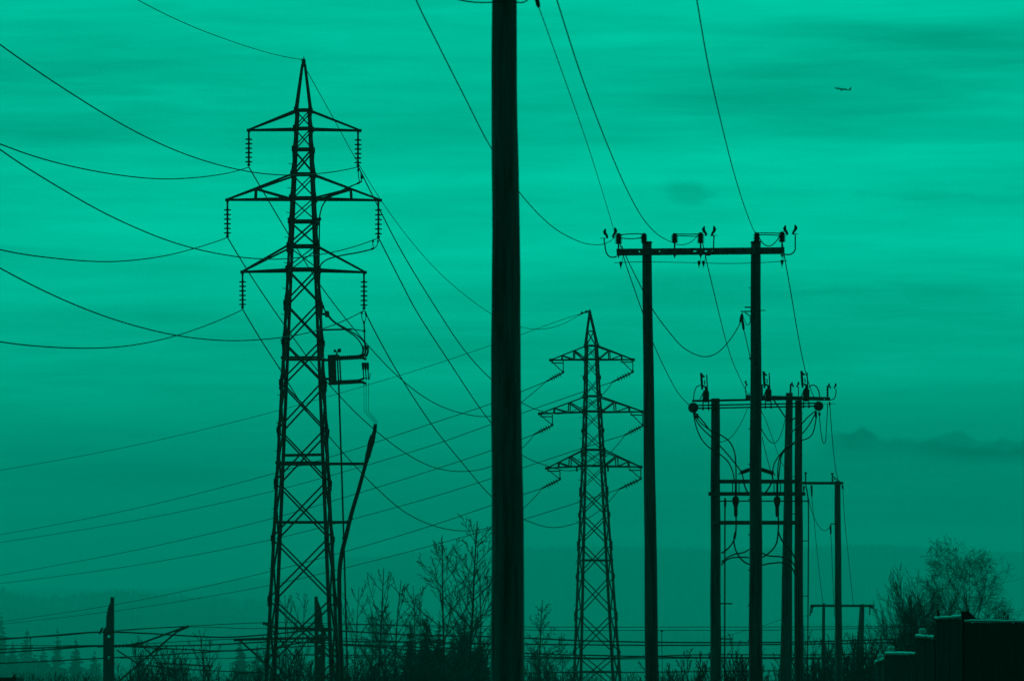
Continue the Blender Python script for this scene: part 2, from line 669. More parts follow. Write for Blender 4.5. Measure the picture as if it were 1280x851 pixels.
Y1 = 108.0 * K
k1 = Y1 / F
tab1 = [(138, 9.0), (161, 10.2), (248, 14.6), (337, 18.7), (480, 25.6), (600, 31.2), (745, 38.0), (851, 43.0), (928, 46.7)]
nodes1 = [138, 161, 187, 218, 248, 277, 308, 337, 380, 428, 479, 538.5, 603, 673, 749, 826]
p1, P1, C1 = pylon('tall dark lattice pylon on the left, hung with six vertical insulator strings', Y1, math.radians(-4.2), tab1,
                   lambda y: 379.3 - (y - 100) * 0.0012, nodes1, [138, 161, 187, 218, 248, 277, 308, 337, 448, 579], (379.6, 71),
                   [(139, 162, (311, 163), (449.5, 163.5), []),
                    (219, 249, (284, 250), (475, 250.5), [0.56]),
                    (308, 338, (303, 340), (456, 340.5), [])], 4.0, 2.5)
# a heavier cross member at the height of the cable arm
b = MB()
b.bar(at(352, 569, Y1 - 1.2), at(405, 568, Y1 - 1.1), 0.1, 3.4 * k1)
b.build('strut', M_STEEL, p1)


def disc_string(parent, a, b_, n, R, k):
    """suspension string hung from a down to clamp b_"""
    a, b_ = V(a), V(b_)
    s = MB()
    s.ring_tube([a, b_], 1.15 * k, 6)
    s.lathe(a, a.lerp(b_, 0.1), [(0, 1.5 * k), (0.6, 1.2 * k), (1, 0.9 * k)], 8)
    e = a.lerp(b_, 0.92)
    s.lathe(e, b_, [(0, 1.0 * k), (0.3, 2.0 * k), (0.7, 1.9 * k), (1, 1.2 * k)], 8)
    o = s.build('insulator_string', M_INS, parent)
    for i in range(n):
        f0 = 0.22 + 0.64 * i / (n - 1)
        p, q = a.lerp(b_, f0 - 0.035), a.lerp(b_, f0 + 0.05)
        d = MB()
        d.lathe(p, q, [(0, 1.3 * k), (0.35, 1.6 * k), (0.45, R * k), (0.75, R * 0.97 * k), (0.8, 1.5 * k), (1, 1.0 * k)], 12)
        d.build('disc', M_INS, o)
    return o


hang1 = {}
for key, x, y0, y1 in (('L1', 311, 164, 208), ('R1', 447.5, 165, 209), ('L2', 284.3, 252, 297), ('R2', 473, 252, 298),
                       ('L3', 303.2, 342, 386), ('R3', 455, 342, 387)):
    hang1[key] = (x, y1)
    disc_string(p1, at(x, y0, Y1), at(x, y1, Y1), 6, 4.6, k1)
# step bolts on the left leg
y = 205.0
while y < 840:
    x = 379.0 - wnode(y, tab1) - 3
    b = MB()
    b.ring_tube([at(x + 3, y + 0.5, Y1 - 1), at(x - 2, y, Y1 - 1), at(x - 3, y - 1, Y1 - 1)], 0.42 * k1, 5)
    b.build('step_bolt', M_IRON, p1)
    y += 30 + (y - 200) * 0.016
# a lamp-like fitting and junction knobs on the right leg
for (x, y, r) in ((399.5, 274, 2.2), (407.5, 392.5, 4.2)):
    b = MB()
    b.lathe(at(x - 5, y, Y1 - 1), at(x + r, y, Y1 - 1), [(0, 1.6 * k1), (0.4, 1.7 * k1), (0.45, r * k1), (0.85, r * k1), (1, r * 0.5 * k1)], 10)
    b.build('cable_guide', M_IRON, p1)
# jumper loops below the right strings
for pts in ([(447.5, 209), (448, 218), (449, 225), (452, 228), (451, 220), (452, 215)],
            [(472.5, 298), (471.5, 306), (467.5, 310.5), (466, 304), (466.5, 299)],
            [(453.6, 388), (452.2, 396), (455, 403), (457.6, 396), (456, 388)]):
    b = MB()
    b.ring_tube(pxline(pts, Y1), 0.55 * k1, 5)
    b.build('jumper_loop', M_CABLE, p1)
for (x, y, x2, y2) in ((447.6, 211, 447.8, 215), (453, 218, 452.6, 224), (446, 230, 451, 227.5), (466.2, 300, 466.4, 303), (472.6, 300, 472.4, 303),
                       (463.5, 312, 468, 310), (452.3, 389, 452.2, 393), (457, 390, 457.7, 395), (454.9, 401, 455.1, 405.5)):
    b = MB()
    b.lathe(at(x, y, Y1), at(x2, y2, Y1), [(0, 0.6 * k1), (0.25, 1.3 * k1), (0.75, 1.3 * k1), (1, 0.6 * k1)], 7)
    b.build('cable_clamp', M_IRON, p1)
# tap leads from the jumpers into the tower
for pts in ([(446, 230), (434, 235), (418, 243), (405, 254), (400, 268), (399.4, 280), (399, 310), (399, 330)],
            [(463.5, 312), (446, 316), (424, 320), (408, 325), (401, 331), (399.5, 340), (400, 370), (404, 386)],
            [(404, 381), (407.5, 391), (415, 400.5), (430, 411), (445, 421.5), (452, 431), (453.5, 437)],
            [(411, 394), (418, 402), (434, 411.5), (450, 422), (456, 429), (459, 437)],
            [(455.2, 405), (455.6, 416), (456.2, 437)]):
    b = MB()
    b.ring_tube(pxline(pts, Y1 - 0.8), 0.85 * k1, 5)
    b.build('tap_lead', M_CABLE, p1)
b = MB()
b.bar(at(402, 412.4, Y1 - 0.8), at(440.5, 411.4, Y1 - 0.8), 0.06, 2.0 * k1)
b.ring_tube([at(440, 411.6, Y1 - 0.8), at(456, 413.5, Y1 - 0.8)], 0.6 * k1, 5)
b.lathe(at(453.5, 413.6, Y1 - 0.8), at(457, 413.6, Y1 - 0.8), [(0, 0.8 * k1), (0.2, 1.5 * k1), (0.8, 1.5 * k1), (1, 0.8 * k1)], 8)
b.build('lead_arm', M_STEEL, p1)

# switch bolted to the side of the tower
YS = Y1 - 0.8
sw = thing('load_switch', at(414, 481, YS), 'box shaped load switch with two ribbed arms bolted to the side of the left pylon', 'switch')
b = MB()
b.bar(at(414.6, 444, YS), at(416, 481, YS), 0.35, 8.6 * k1)
b.bar(at(410, 444.5, YS), at(424, 444, YS), 0.3, 1.6 * k1)
b.build('housing', M_IRON, sw)
for y0, y1_ in ((450.5, 449.5), (473.0, 473.8)):
    b = MB()
    b.bar(at(402, y0, YS), at(412, y1_, YS), 0.12, 3.2 * k1)
    b.build('mounting_bracket', M_STEEL, sw)
for (ya, yb) in ((447.8, 446.0), (478.2, 476.4)):
    b = MB()
    for dpt in (-0.25, 0.0, 0.25):
        b.ribs(at(419, ya, YS + dpt), at(452, yb, YS + dpt), 3.3 * k1, 2.5 * k1, 14, 10)
    a = b.build('ribbed_arm', M_INS, sw)
    b = MB()
    for j, dpt in enumerate((-0.25, 0.0, 0.25)):
        q = at(450, yb, YS + dpt)
        b.bar(q, at(458, yb + 3.2, YS + dpt), 3.2 * k1, 3.0 * k1)
        b.bar(at(448, yb - 1, YS + dpt), at(455, yb - 3.6, YS + dpt), 2.4 * k1)
    b.build('terminal', M_IRON, a)
for x0, x1 in ((421.8, 423.2), (424.6, 426.0)):  # rods between the two arms
    b = MB()
    b.ring_tube([at(x0, 450, YS - .2), at(x1, 476, YS - .2)], 0.95 * k1, 6)
    b.build('drive_rod', M_IRON, sw)
b = MB()
b.lathe(at(417, 438.6, YS), at(420.5, 438.6, YS), [(0, 1.0 * k1), (0.3, 1.8 * k1), (0.7, 1.8 * k1), (1, 1.0 * k1)], 8)
b.lathe(at(422, 438.2, YS), at(426.4, 437.6, YS), [(0, 1.3 * k1), (0.3, 2.5 * k1), (0.7, 2.5 * k1), (1, 1.6 * k1)], 8)
b.ring_tube([at(420, 444, YS), at(421.5, 440, YS), at(424, 438, YS)], 0.9 * k1, 6)
b.build('pulley', M_IRON, sw)
for j, dpt in enumerate((-0.25, 0, 0.25)):
    x = 453.5 + j * 3
    b = MB()
    b.ring_tube(pxline([(x - 3, 446), (x - 0.2, 442), (x, 432)], YS + dpt), [1.25 * k1] * 17, 6)
    b.lathe(at(x, 453, YS + dpt), at(x + 0.6, 463, YS + dpt), [(0, 1.3 * k1), (0.2, 1.7 * k1), (0.8, 1.4 * k1), (1, 0.8 * k1)], 7)
    b.ring_tube([at(x + 0.6, 463, YS + dpt), at(x + 1.2, 475, YS + dpt)], 0.7 * k1, 5)
    b.build('contact_rod', M_IRON, sw)
b = MB()
b.ring_tube([at(455, 472.5, YS), at(462, 473, YS), at(462.8, 466, YS)], 0.6 * k1, 5)
b.build('arc_horn', M_IRON, sw)

# operating rod down the tower and the cable riser
op = MB()
op.ring_tube([at(423.4, 480, YS), at(427.5, 600, YS), at(430.5, 700, YS), at(433.2, 800, YS), at(436, 928, YS)], 1.15 * k1, 8)
o = op.build('operating_rod', M_STEEL)
tag(o, 'thin straight rod running down from the switch beside the left pylon', 'rod')
rs = thing('cable_riser', at(429, 928, YS), 'thick leaning cable riser with a ribbed head held off the left pylon by two arms', 'cable riser')
b = MB()
b.ring_tube(pxline([(459.6, 570), (457.3, 578.7), (451.5, 600), (448.5, 611), (439, 643), (433, 668), (427.5, 690), (424.5, 712), (424.2, 740), (425.5, 790), (427.5, 851), (430, 930)], YS, None, 6),
            [2.2 * k1 + 0.5 * k1 * min(1, i / 34) for i in range(67)], 10)
b.build('conduit', M_RUBBER, rs)
b = MB()
b.ring_tube([at(457.6, 577.6, YS), at(461.4, 563, YS), at(464.1, 552, YS), at(466.4, 544, YS)], [2.6 * k1, 3.3 * k1, 4.2 * k1, 3.4 * k1], 10)
b.ribs(at(459.4, 571, YS), at(463.4, 555, YS), 4.0 * k1, 3.2 * k1, 6, 10)
for dxx, dd in ((-1.2, -0.1), (1.6, 0.1), (0.3, 0.15)):
    b.ring_tube([at(465.5 + dxx, 548, YS + dd), at(468.2 + dxx, 538, YS + dd), at(469 + dxx, 530, YS + dd)], [1.5 * k1, 1.0 * k1, 0.9 * k1], 6)
b.build('cable_head', M_RUBBER, rs)
for (x0, ya, x1, yb) in ((346, 579.5, 457, 579.5), (342, 652.5, 438, 652.5)):
    b = MB()
    b.bar(at(x0, ya, YS - .9), at(x1, yb, YS - .3), 0.1, 3.5 * k1)
    b.build('support_arm', M_STEEL, rs)
b = MB()
b.bar(at(434.5, 652, YS - .2), at(440, 647.5, YS), 0.12, 2.4 * k1)
b.bar(at(428, 673, YS), at(431.5, 672.5, YS), 0.14, 5 * k1)
b.bar(at(415, 724, YS), at(425, 724, YS), 0.1, 2 * k1)
b.build('clamp', M_IRON, rs)
for j in range(3):
    b = MB()
    b.ring_tube([at(454.8 + j * 3, 478, YS), at(455.2 + j * 2.6, 514, YS), at(468 + j * 1.8, 528 - j * 0.6, YS), at(468.4 + j * 1.0, 534, YS)], 0.36 * k1, 4)
    b.build('lead_wire', M_CABLE, rs)

Y2 = 165.0 * K
k2 = Y2 / F
tab2 = [(432, 7.3), (449, 8.1), (495, 9.6), (514, 10.6), (562, 12.4), (582, 13.4), (700, 19.2), (851, 26.5), (911, 29.4)]
nodes2 = [432, 449, 472, 495, 514, 538, 562, 582, 611, 643, 679, 720, 767, 815, 860]
p2, P2, C2 = pylon('smaller farther lattice pylon standing between the two front wooden poles, with slanting insulator strings', Y2, math.radians(9), tab2,
                   lambda y: 739.2 + (y - 432) * 0.0168, nodes2, [432, 449, 495, 514, 562, 582, 700, 839], (737.5, 386),
                   [(432.5, 449.5, (689, 450), (791, 449.5), [0.33, 0.68]),
                    (496, 515, (675, 517), (803.5, 514.5), [0.34, 0.68]),
                    (562.5, 582.5, (684, 585), (800.5, 583.5), [0.36, 0.68])], 3.0, 1.65, 'strain')
strain2 = {}
for key, ax, ay, px_, py_, ex, ey in (('L1', 689, 451, 704, 465.5, 683, 476.5), ('L2', 675, 518, 690.5, 531.5, 668, 542.5), ('L3', 684, 586, 700, 599, 677.5, 610),
                                      ('R1', 776, 450, 791, 465, 765, 477.5), ('R2', 788, 516, 803.5, 532, 781, 543.5), ('R3', 786, 585, 801, 598.5, 774, 611)):
    b = MB()
    xr = px_
    b.bar(at(ax, ay, Y2), at(px_, py_, Y2), 1.1 * k2)
    b.bar(at(px_, ay, Y2), at(px_, py_, Y2), 1.2 * k2)
    b.bar(at(ax, ay + 2.6, Y2), at(px_, ay + 2.6, Y2), 1.3 * k2)
    b.bar(at(px_, py_ - 2.4, Y2), at(px_ - 0.4, py_ + 1, Y2), 2.8 * k2)
    b.build('hanger', M_STEEL, p2)
    a_, e_ = at(px_, py_, Y2), at(ex, ey, Y2)
    s = MB()
    s.ring_tube([a_, e_], 1.05 * k2, 6)
    s.lathe(a_.lerp(e_, 0.78), e_, [(0, 0.7 * k2), (0.3, 1.3 * k2), (0.7, 1.1 * k2), (1, 0.7 * k2)], 7)
    o = s.build('insulator_string', M_INS, p2)
    for i in range(5):
        f0 = 0.17 + 0.125 * i
        d = MB()
        d.lathe(a_.lerp(e_, f0), a_.lerp(e_, f0 + 0.055), [(0, 0.9 * k2), (0.3, 3.5 * k2), (0.75, 3.5 * k2), (1, 0.8 * k2)], 10)
        d.build('disc', M_INS, o)
    strain2[key] = (ex, ey)
for x in (721, 760):
    b = MB()
    b.bar(at(x, 583, Y2), at(x, 589, Y2), 2.2 * k2)
    b.build('hanger', M_STEEL, p2)
y = 470.0
while y < 850:
    x = 739.2 + (y - 432) * 0.0168 - wnode(y, tab2) - 3
    b = MB()
    b.ring_tube([at(x + 2, y, Y2 - 1), at(x - 2.5, y - 0.5, Y2 - 1)], 0.4 * k2, 4)
    b.build('step_bolt', M_IRON, p2)
    y += 26
for pts in ([(737, 388), (731, 390.5), (723, 394)],):
    b = MB()
    b.ring_tube(pxline(pts, Y2), 0.8 * k2, 6)
    for x, y_ in ((732.6, 389.6), (727.5, 391)):
        b.lathe(at(x, y_ - 1.6, Y2), at(x, y_ + 1.6, Y2), [(0, 0.8 * k2), (0.3, 1.6 * k2), (0.7, 1.6 * k2), (1, 0.8 * k2)], 7)
    b.build('earth_wire_clamp', M_IRON, p2)

# ---------------------------------------------------------------- high-voltage conductors
GA = 'power lines running from the left pylon to the left'
GB = 'power lines slung between the two pylons'
GC = 'power lines running from the far pylon to the left horizon'
arm = {'L1': 'upper left', 'L2': 'middle left', 'L3': 'lower left', 'R1': 'upper right', 'R2': 'middle right', 'R3': 'lower right'}
near = {'L1': [(311, 209), (285, 216.5), (240, 222.5), (195, 223.5), (130, 216), (60, 200.5), (0, 180), (-140, 118)],
        'R1': [(447, 209), (405, 216.5), (355, 219), (300, 212.5), (235, 194), (170, 165), (90, 117.5), (0, 56), (-140, -52)],
        'L2': [(284, 297), (255, 307), (205, 320), (140, 327), (70, 323), (0, 312), (-140, 270)],
        'R2': [(472, 298), (430, 312), (385, 320.5), (345, 324), (290, 320), (220, 304), (140, 271), (60, 226), (0, 187), (-140, 78)],
        'L3': [(303, 387), (265, 404), (215, 421), (165, 431.5), (120, 435), (60, 433.5), (0, 427), (-140, 398)],
        'R3': [(455, 388), (420, 405), (380, 417), (330, 424), (280, 425.5), (220, 419), (150, 401.5), (80, 375), (0, 335), (-140, 250)]}
for key, pts in near.items():
    wire('conductor', pts, Y1, 62 * K, 1.35, 'dark conductor sagging from the %s string of left pylon to the left edge' % arm[key], 'power line', GA)
wire('earth_wire', [(379, 75), (340, 67.5), (290, 52), (235, 31), (172, 0), (60, -70)], Y1, 66 * K, 0.85,
     'thin earth wire curving up leftwards from the tip of the left pylon', 'power line', GA)
far = {'L1': [(311, 209), (335, 250), (360, 292), (400, 356), (450, 420), (497, 470), (540, 502), (580, 517), (615, 520), (640, 511), (660, 496), (683, 476.5)],
       'R1': [(448, 209), (474, 261), (500, 311), (545, 385), (580, 437), (613, 473), (652, 503), (678, 514), (702, 517), (727, 509), (752, 494), (765, 477.5)],
       'L2': [(284.5, 297), (317, 350), (356, 407), (400, 467), (440, 511), (466, 535), (505, 565), (540, 583), (575, 589), (610, 584), (645, 566), (668, 542.5)],
       'R2': [(473.5, 298), (500, 350), (520, 388), (560, 450), (612, 526), (652, 568), (684, 582), (708, 588), (730, 585), (753, 574), (768, 560), (781, 543.5)],
       'L3': [(303.5, 387), (325, 423), (349, 460), (378, 506), (411, 545), (440, 578), (471, 610), (505, 639), (540, 656), (575, 663), (612, 659), (650, 638), (677.5, 610)],
       'R3': [(456, 389), (477, 430), (500, 470), (540, 531), (575, 575), (613, 619), (640, 641), (660, 651), (690, 659), (722, 653), (745, 641), (774, 611)]}
for key, pts in far.items():
    wire('conductor', pts, Y1, Y2, 1.0, 'conductor dropping steeply from the %s arm of left pylon to far pylon' % arm[key], 'power line', GB)
wire('earth_wire', [(382, 86), (415, 145), (447, 203), (480, 256), (520, 309), (560, 351), (612, 391), (645, 407), (674, 411.5), (698, 407), (725, 393)], Y1, Y2, 0.62,
     'thinnest wire slung between the tips of both pylons', 'power line', GB)
back = {'L1': [(683, 476.5), (655, 488), (612, 505), (540, 529), (435, 564), (335, 593.5), (170, 635), (0, 668), (-140, 690)],
        'R1': [(765, 477.5), (690, 503), (612, 531), (540, 556.5), (435, 588), (335, 615), (170, 650), (0, 677.5), (-140, 695)],
        'L2': [(668, 542.5), (612, 563.5), (540, 587.5), (435, 620), (335, 649), (170, 687), (0, 718.6), (-140, 740)],
        'R2': [(781, 543.5), (700, 569), (612, 598.5), (540, 621), (435, 650), (335, 675), (170, 706), (0, 729), (-140, 746)],
        'L3': [(677.5, 610), (612, 632), (540, 656.5), (435, 688), (335, 714.5), (170, 750.5), (0, 777), (-140, 796)],
        'R3': [(774, 611), (690, 638), (612, 661.5), (540, 681.5), (435, 708.5), (335, 731.5), (170, 759.5), (0, 780), (-140, 795)]}
for key, pts in back.items():
    wire('conductor', pts, Y2, 330 * K, 0.75, 'thin wire from the %s arm of far pylon falling to the left horizon' % arm[key], 'power line', GC)
wire('earth_wire', [(723, 393), (690, 404), (652, 418), (612, 432), (540, 456.5), (460, 481), (340, 515), (170, 556), (0, 587.6), (-140, 610)], Y2, 330 * K, 0.5,
     'faintest wire from the top of the far pylon falling to the left edge', 'power line', GC)

# ---------------------------------------------------------------- front wooden pole
Y0 = 23.0 * K
k0 = Y0 / F
fp = thing('utility_pole', at(637, ground_row(Y0), Y0), 'huge dark wooden pole in front, cutting the picture from top to bottom', 'utility pole')
log_pole(fp, 629.8, -70, 30.0, 635.2, 851, 42.5, Y0, 'pole', 3)
b = MB()
b.bar(at(440, -42, Y0 - 0.2), at(830, -42, Y0 - 0.2), 0.1, 14 * k0)
b.build('crossarm', M_WOOD, fp)
for x in (468, 630, 806):
    b = MB()
    b.ribs(at(x, -50, Y0 - .2), at(x, -76, Y0 - .2), 8 * k0, 4 * k0, 4)
    b.build('insulator', M_INS, fp)
for pts in ([(540, -30), (552, -10), (570, -1), (600, 3.5), (630, 1), (645, -6)], [(630, -8), (646, 3), (655, 3), (661, -2), (664, -14)]):
    b = MB()
    b.ring_tube(pxline(pts, Y0 - .25), 0.9 * k0, 6)
    b.build('jumper_loop', M_CABLE, fp)

# ---------------------------------------------------------------- wooden H-frames with crossarm
YA = 46.0 * K


def flame(x, y0, y1, w, flip, Y, parent):
    """S shaped arcing horn plate"""
    s = -1 if flip else 1
    pr = [(-0.04, 0), (0.28, 0.12), (0.5, 0.33), (0.38, 0.55), (0.08, 0.72), (-0.08, 0.82), (-0.10, 1.0), (-0.47, 0.98), (-0.5, 0.78), (-0.32, 0.6), (-0.12, 0.42), (-0.10, 0.2)]
    return plate('arcing_horn', [(x + s * a * w, y0 + c * (y1 - y0)) for a, c in pr], [], 0.05, M_IRON, parent, Y)


hA = thing('h_frame_pole', at(880, ground_row(YA), YA), 'double wooden pole carrying a long bored crossarm with flame shaped horns', 'utility pole')
kA = YA / F
log_pole(hA, 808.6, 302.5, 11.6, 815, 851, 17.2, YA, 'pole', 11)
log_pole(hA, 944.8, 302.5, 12.2, 944.6, 851, 17.6, YA, 'pole', 12)
for x in (808.6, 944.8):
    b = MB()
    b.lathe(at(x, 304.5, YA), at(x, 302.0, YA), [(0, 6.2 * kA), (0.3, 6.8 * kA), (1, 6.6 * kA)], 14)
    b.build('pole_cap', M_IRON, hA)
yb = YA - 0.17
plate('crossarm', [(770.6, 311.2), (980.4, 309.3), (980.6, 317.4), (770.8, 319.4)],
      [circ(799.2, 314.6, 1.1), circ(824.4, 314.3, 0.9), [(866.5, 313.2), (870.5, 313.2), (870.5, 315.0), (866.5, 315.0)], [(881, 313.1), (884, 313.1), (884, 314.9), (881, 314.9)],
       circ(890.6, 313.8, 0.8)], 0.11, M_WOOD, hA, yb)
insA = [(773.2, 292, 305, 311, 4.4), (805, 292, 303.5, 304, 4.0), (843.3, 292, 303.5, 311, 4.2), (875.8, 291, 304, 311, 4.4), (946, 291, 302, 303, 4.2), (977.6, 290, 302.5, 310, 4.4)]
for x, ya, ybt, yp, R in insA:
    b = MB()
    b.ribs(at(x, ya + 1.5, yb), at(x, ybt, yb), (R + 0.4) * kA, 3.0 * kA, 5, 14)
    b.lathe(at(x, ya - 0.5, yb), at(x, ya + 2, yb), [(0, 1.6 * kA), (0.3, 3.0 * kA), (1, 2.6 * kA)], 12)
    o = b.build('insulator', M_INS, hA)
    b = MB()
    b.ring_tube([at(x, ybt - 1, yb), at(x, yp + 1, yb)], 1.1 * kA, 8)
    if yp > 306:
        b.lathe(at(x, 318, yb), at(x, 322.5, yb), [(0, 1.9 * kA), (0.4, 1.7 * kA), (0.5, 0.9 * kA), (1, 0.6 * kA)], 8)
    b.build('pin', M_IRON, o)
for pts in ([(776, 293.6), (790, 292.4), (803, 292.6)], [(776, 297.5), (790, 298.4), (802, 297.2)], [(845, 292.5), (860, 292.8), (874, 292.6)], [(846, 294.6), (860, 295.2), (873, 295.6)],
            [(948, 291.4), (962, 291.3), (976, 291.8)], [(949, 293.6), (962, 293.6), (975, 294.6)], [(944, 290), (950, 299), (956, 306), (962, 307.6), (968, 304), (974, 296), (977, 291)]):
    b = MB()
    b.ring_tube(pxline(pts, yb), 0.62 * kA, 6)
    b.build('jumper_lead', M_CABLE, hA)
for x, ya, ybt, fl in ((756, 285.5, 298, True), (767.4, 284, 297.5, False), (879.6, 282.4, 295, True), (891, 282, 295.3, False), (981, 281.2, 294, True), (992.5, 280.6, 293.2, False)):
    flame(x + 1, ya, ybt, 6.6, fl, yb - 0.02, hA)
for pts in ([(755, 297.5), (756.3, 308), (758.5, 317), (763, 321.2), (771, 320.6)], [(892.5, 294), (892, 305), (891.4, 314), (888, 318.4), (881, 318.6)],
            [(994, 292.4), (994, 305), (993.6, 313), (989, 317.6), (980, 317.6)]):
    b = MB()
    b.ring_tube(pxline(pts, yb - 0.06), 0.8 * kA, 6)
    tip = pts[0]
    b.ring_tube([at(tip[0] - 5, tip[1] + 0.4, yb - .06), at(tip[0] + 4, tip[1] + 0.2, yb - .06)], 0.4 * kA, 5)
    b.build('horn_rod', M_IRON, hA)
b = MB()
b.ring_tube(pxline([(768, 328.6), (790, 327.6), (815, 327.4), (845, 328), (876, 328.6), (900, 329.4), (940, 328.8), (984, 326.2)], yb), 0.42 * kA, 5)
b.build('earth_lead', M_CABLE, hA)
for x, y in ((776, 327), (873.8, 326), (879.4, 326), (977.6, 325)):
    b = MB()
    b.lathe(at(x, y, yb), at(x, y + 6.5, yb), [(0, 1.9 * kA), (0.35, 1.9 * kA), (0.8, 1.2 * kA), (1, 0.7 * kA)], 9)
    b.ring_tube([at(x, y + 6, yb), at(x - 1, y + 8.2, yb), at(x, y + 9.4, yb), at(x + 1, y + 8.2, yb), at(x, y + 6.5, yb)], 0.32 * kA, 4)
    b.ring_tube([at(x + 2, y, yb), at(x + 2, y - 6, yb)], 0.4 * kA, 4)
    b.build('pendant_insulator', M_INS, hA)
# drop bracket on the right-hand pole
b = MB()
b.bar(at(931, 384, YA - .1), at(939, 384, YA - .1), 0.04, 1.5 * kA)
b.bar(at(926, 389.4, YA - .1), at(939, 389.2, YA - .1), 0.04, 1.3 * kA)
b.bar(at(931, 390.5, YA - .1), at(939, 396, YA - .1), 0.03, 1.2 * kA)
b.bar(at(950, 388, YA - .1), at(957, 388, YA - .1), 0.03, 1.0 * kA)
b.build('bracket', M_IRON, hA)
b = MB()
b.lathe(at(926.8, 392, YA - .1), at(929.8, 413, YA - .1), [(0, 0.8 * kA), (0.1, 1.7 * kA), (0.35, 1.4 * kA), (0.6, 1.7 * kA), (0.9, 1.5 * kA), (1, 0.6 * kA)], 8)
b.lathe(at(926.8, 392, YA - .1), at(924.8, 405, YA - .1), [(0, 0.6 * kA), (0.4, 1.3 * kA), (0.7, 1.3 * kA), (1, 0.5 * kA)], 8)
b.build('fuse_holder', M_INS, hA)
b = MB()
b.ring_tube(pxline([(928, 391), (931, 401), (934.5, 406.6), (937.5, 403), (937, 396)], YA - .1), 0.4 * kA, 5)
b.build('jumper_lead', M_CABLE, hA)
for yy in range(360, 850, 44):
    b = MB()
    b.box(at(937.0 - (yy - 360) * 0.003, yy, YA), 1.4 * kA, 1.4 * kA, 1.6 * kA)
    b.build('step_bolt', M_IRON, hA)

GD = 'power lines from the front pole to the double wooden pole'
wire('conductor', [(505, -42), (520, 0), (547, 55), (580, 120), (612, 182), (652, 244), (690, 283), (715, 298), (735, 305), (755, 305), (769, 296)], Y0 - .2, YA, 1.25,
     'dark wire passing behind the front pole, sagging to the leftmost insulator of the double pole', 'power line', GD)
wire('conductor', [(673, 8), (700, 83), (730, 168), (750, 230), (768, 290)], Y0, YA, 0.85, 'thin wire dropping from the black clamp at the top edge to the leftmost insulator', 'power line', GD)
wire('conductor', [(683, -42), (696, 0), (728, 99), (760, 183), (785, 240), (805, 275), (822, 293), (838, 302), (850, 306), (861, 304), (870, 297), (874, 292)], Y0 - .2, YA, 1.25,
     'dark wire swooping from the top edge down to the middle of the long crossarm', 'power line', GD)
wire('conductor', [(864, -42), (871, 0), (885, 80), (903, 160), (920, 225), (934, 268), (944, 292)], Y0 - .2, YA, 1.25,
     'dark wire dropping from the top edge right of centre onto the pole-top insulator', 'power line', GD)
b = MB()
b.lathe(at(668.5, -12, Y0), at(673.6, 10.5, Y0), [(0, 1.5 * k0), (0.15, 3.0 * k0), (0.85, 2.7 * k0), (1, 1.0 * k0)], 10)
b.ring_tube([at(664, -42, Y0 - .2), at(668.5, -12, Y0)], 1.0 * k0, 6)
b.build('strain_clamp', M_RUBBER, fp)

# farther double pole with a thick crossarm, behind the transformer frame
YB = 76.0 * K
kB = YB / F
hB = thing('h_frame_pole', at(975, ground_row(YB), YB), 'farther double wooden pole with a thick short crossarm, half hidden behind the cable frame', 'utility pole')
log_pole(hB, 986.5, 491, 8.6, 982.4, 851, 15.4, YB, 'pole', 21)
log_pole(hB, 943.5, 493, 8.2, 944, 851, 13.6, YB, 'pole', 22)
plate('crossarm', [(932, 493.6), (1037.5, 496.4), (1037.5, 500.6), (932, 499.2)], [circ(1030.5, 499, 0.7)], 0.14, M_WOOD, hB, YB - 0.2)
for x, ya, ybt, R in ((988.2, 480, 494, 1.5), (1034.4, 482, 499, 1.7), (952.5, 480, 494, 1.5)):
    b = MB()
    b.ribs(at(x, ya, YB - .2), at(x, ybt, YB - .2), R * kB, 0.9 * kB, 5, 10)
    b.build('insulator', M_INS, hB)
for x, ya, ybt, fl in ((932.6, 475, 482, True), (990.4, 477, 484, True), (997.4, 476.6, 484, False), (1036.8, 478.4, 485.6, True), (1044, 478.6, 485.6, False)):
    flame(x, ya, ybt, 4.0, fl, YB - .22, hB)
for pts in ([(932.4, 481), (932, 490), (934, 496), (938, 498)], [(998.2, 483), (998, 490), (997.8, 496)], [(1044.8, 485), (1044.4, 494), (1042, 498.6), (1036, 499.2)]):
    b = MB()
    b.ring_tube(pxline(pts, YB - .25), 0.6 * kB, 5)
    b.build('horn_rod', M_IRON, hB)
b = MB()
b.ring_tube([at(966, 498, YB - .2), at(982, 522, YB - .2)], 0.9 * kB, 5)
b.ring_tube([at(1003, 516, YB - .2), at(988, 526, YB - .2)], 0.9 * kB, 5)
b.build('brace', M_IRON, hB)
b = MB()
b.ring_tube([at(1028, 504.5, YB - .2), at(1044, 504.5, YB - .2)], 0.4 * kB, 4)
b.lathe(at(1037, 502, YB - .2), at(1037.4, 508, YB - .2), [(0, 0.8 * kB), (0.4, 1.2 * kB), (1, 0.6 * kB)], 7)
b.build('pendant_insulator', M_INS, hB)

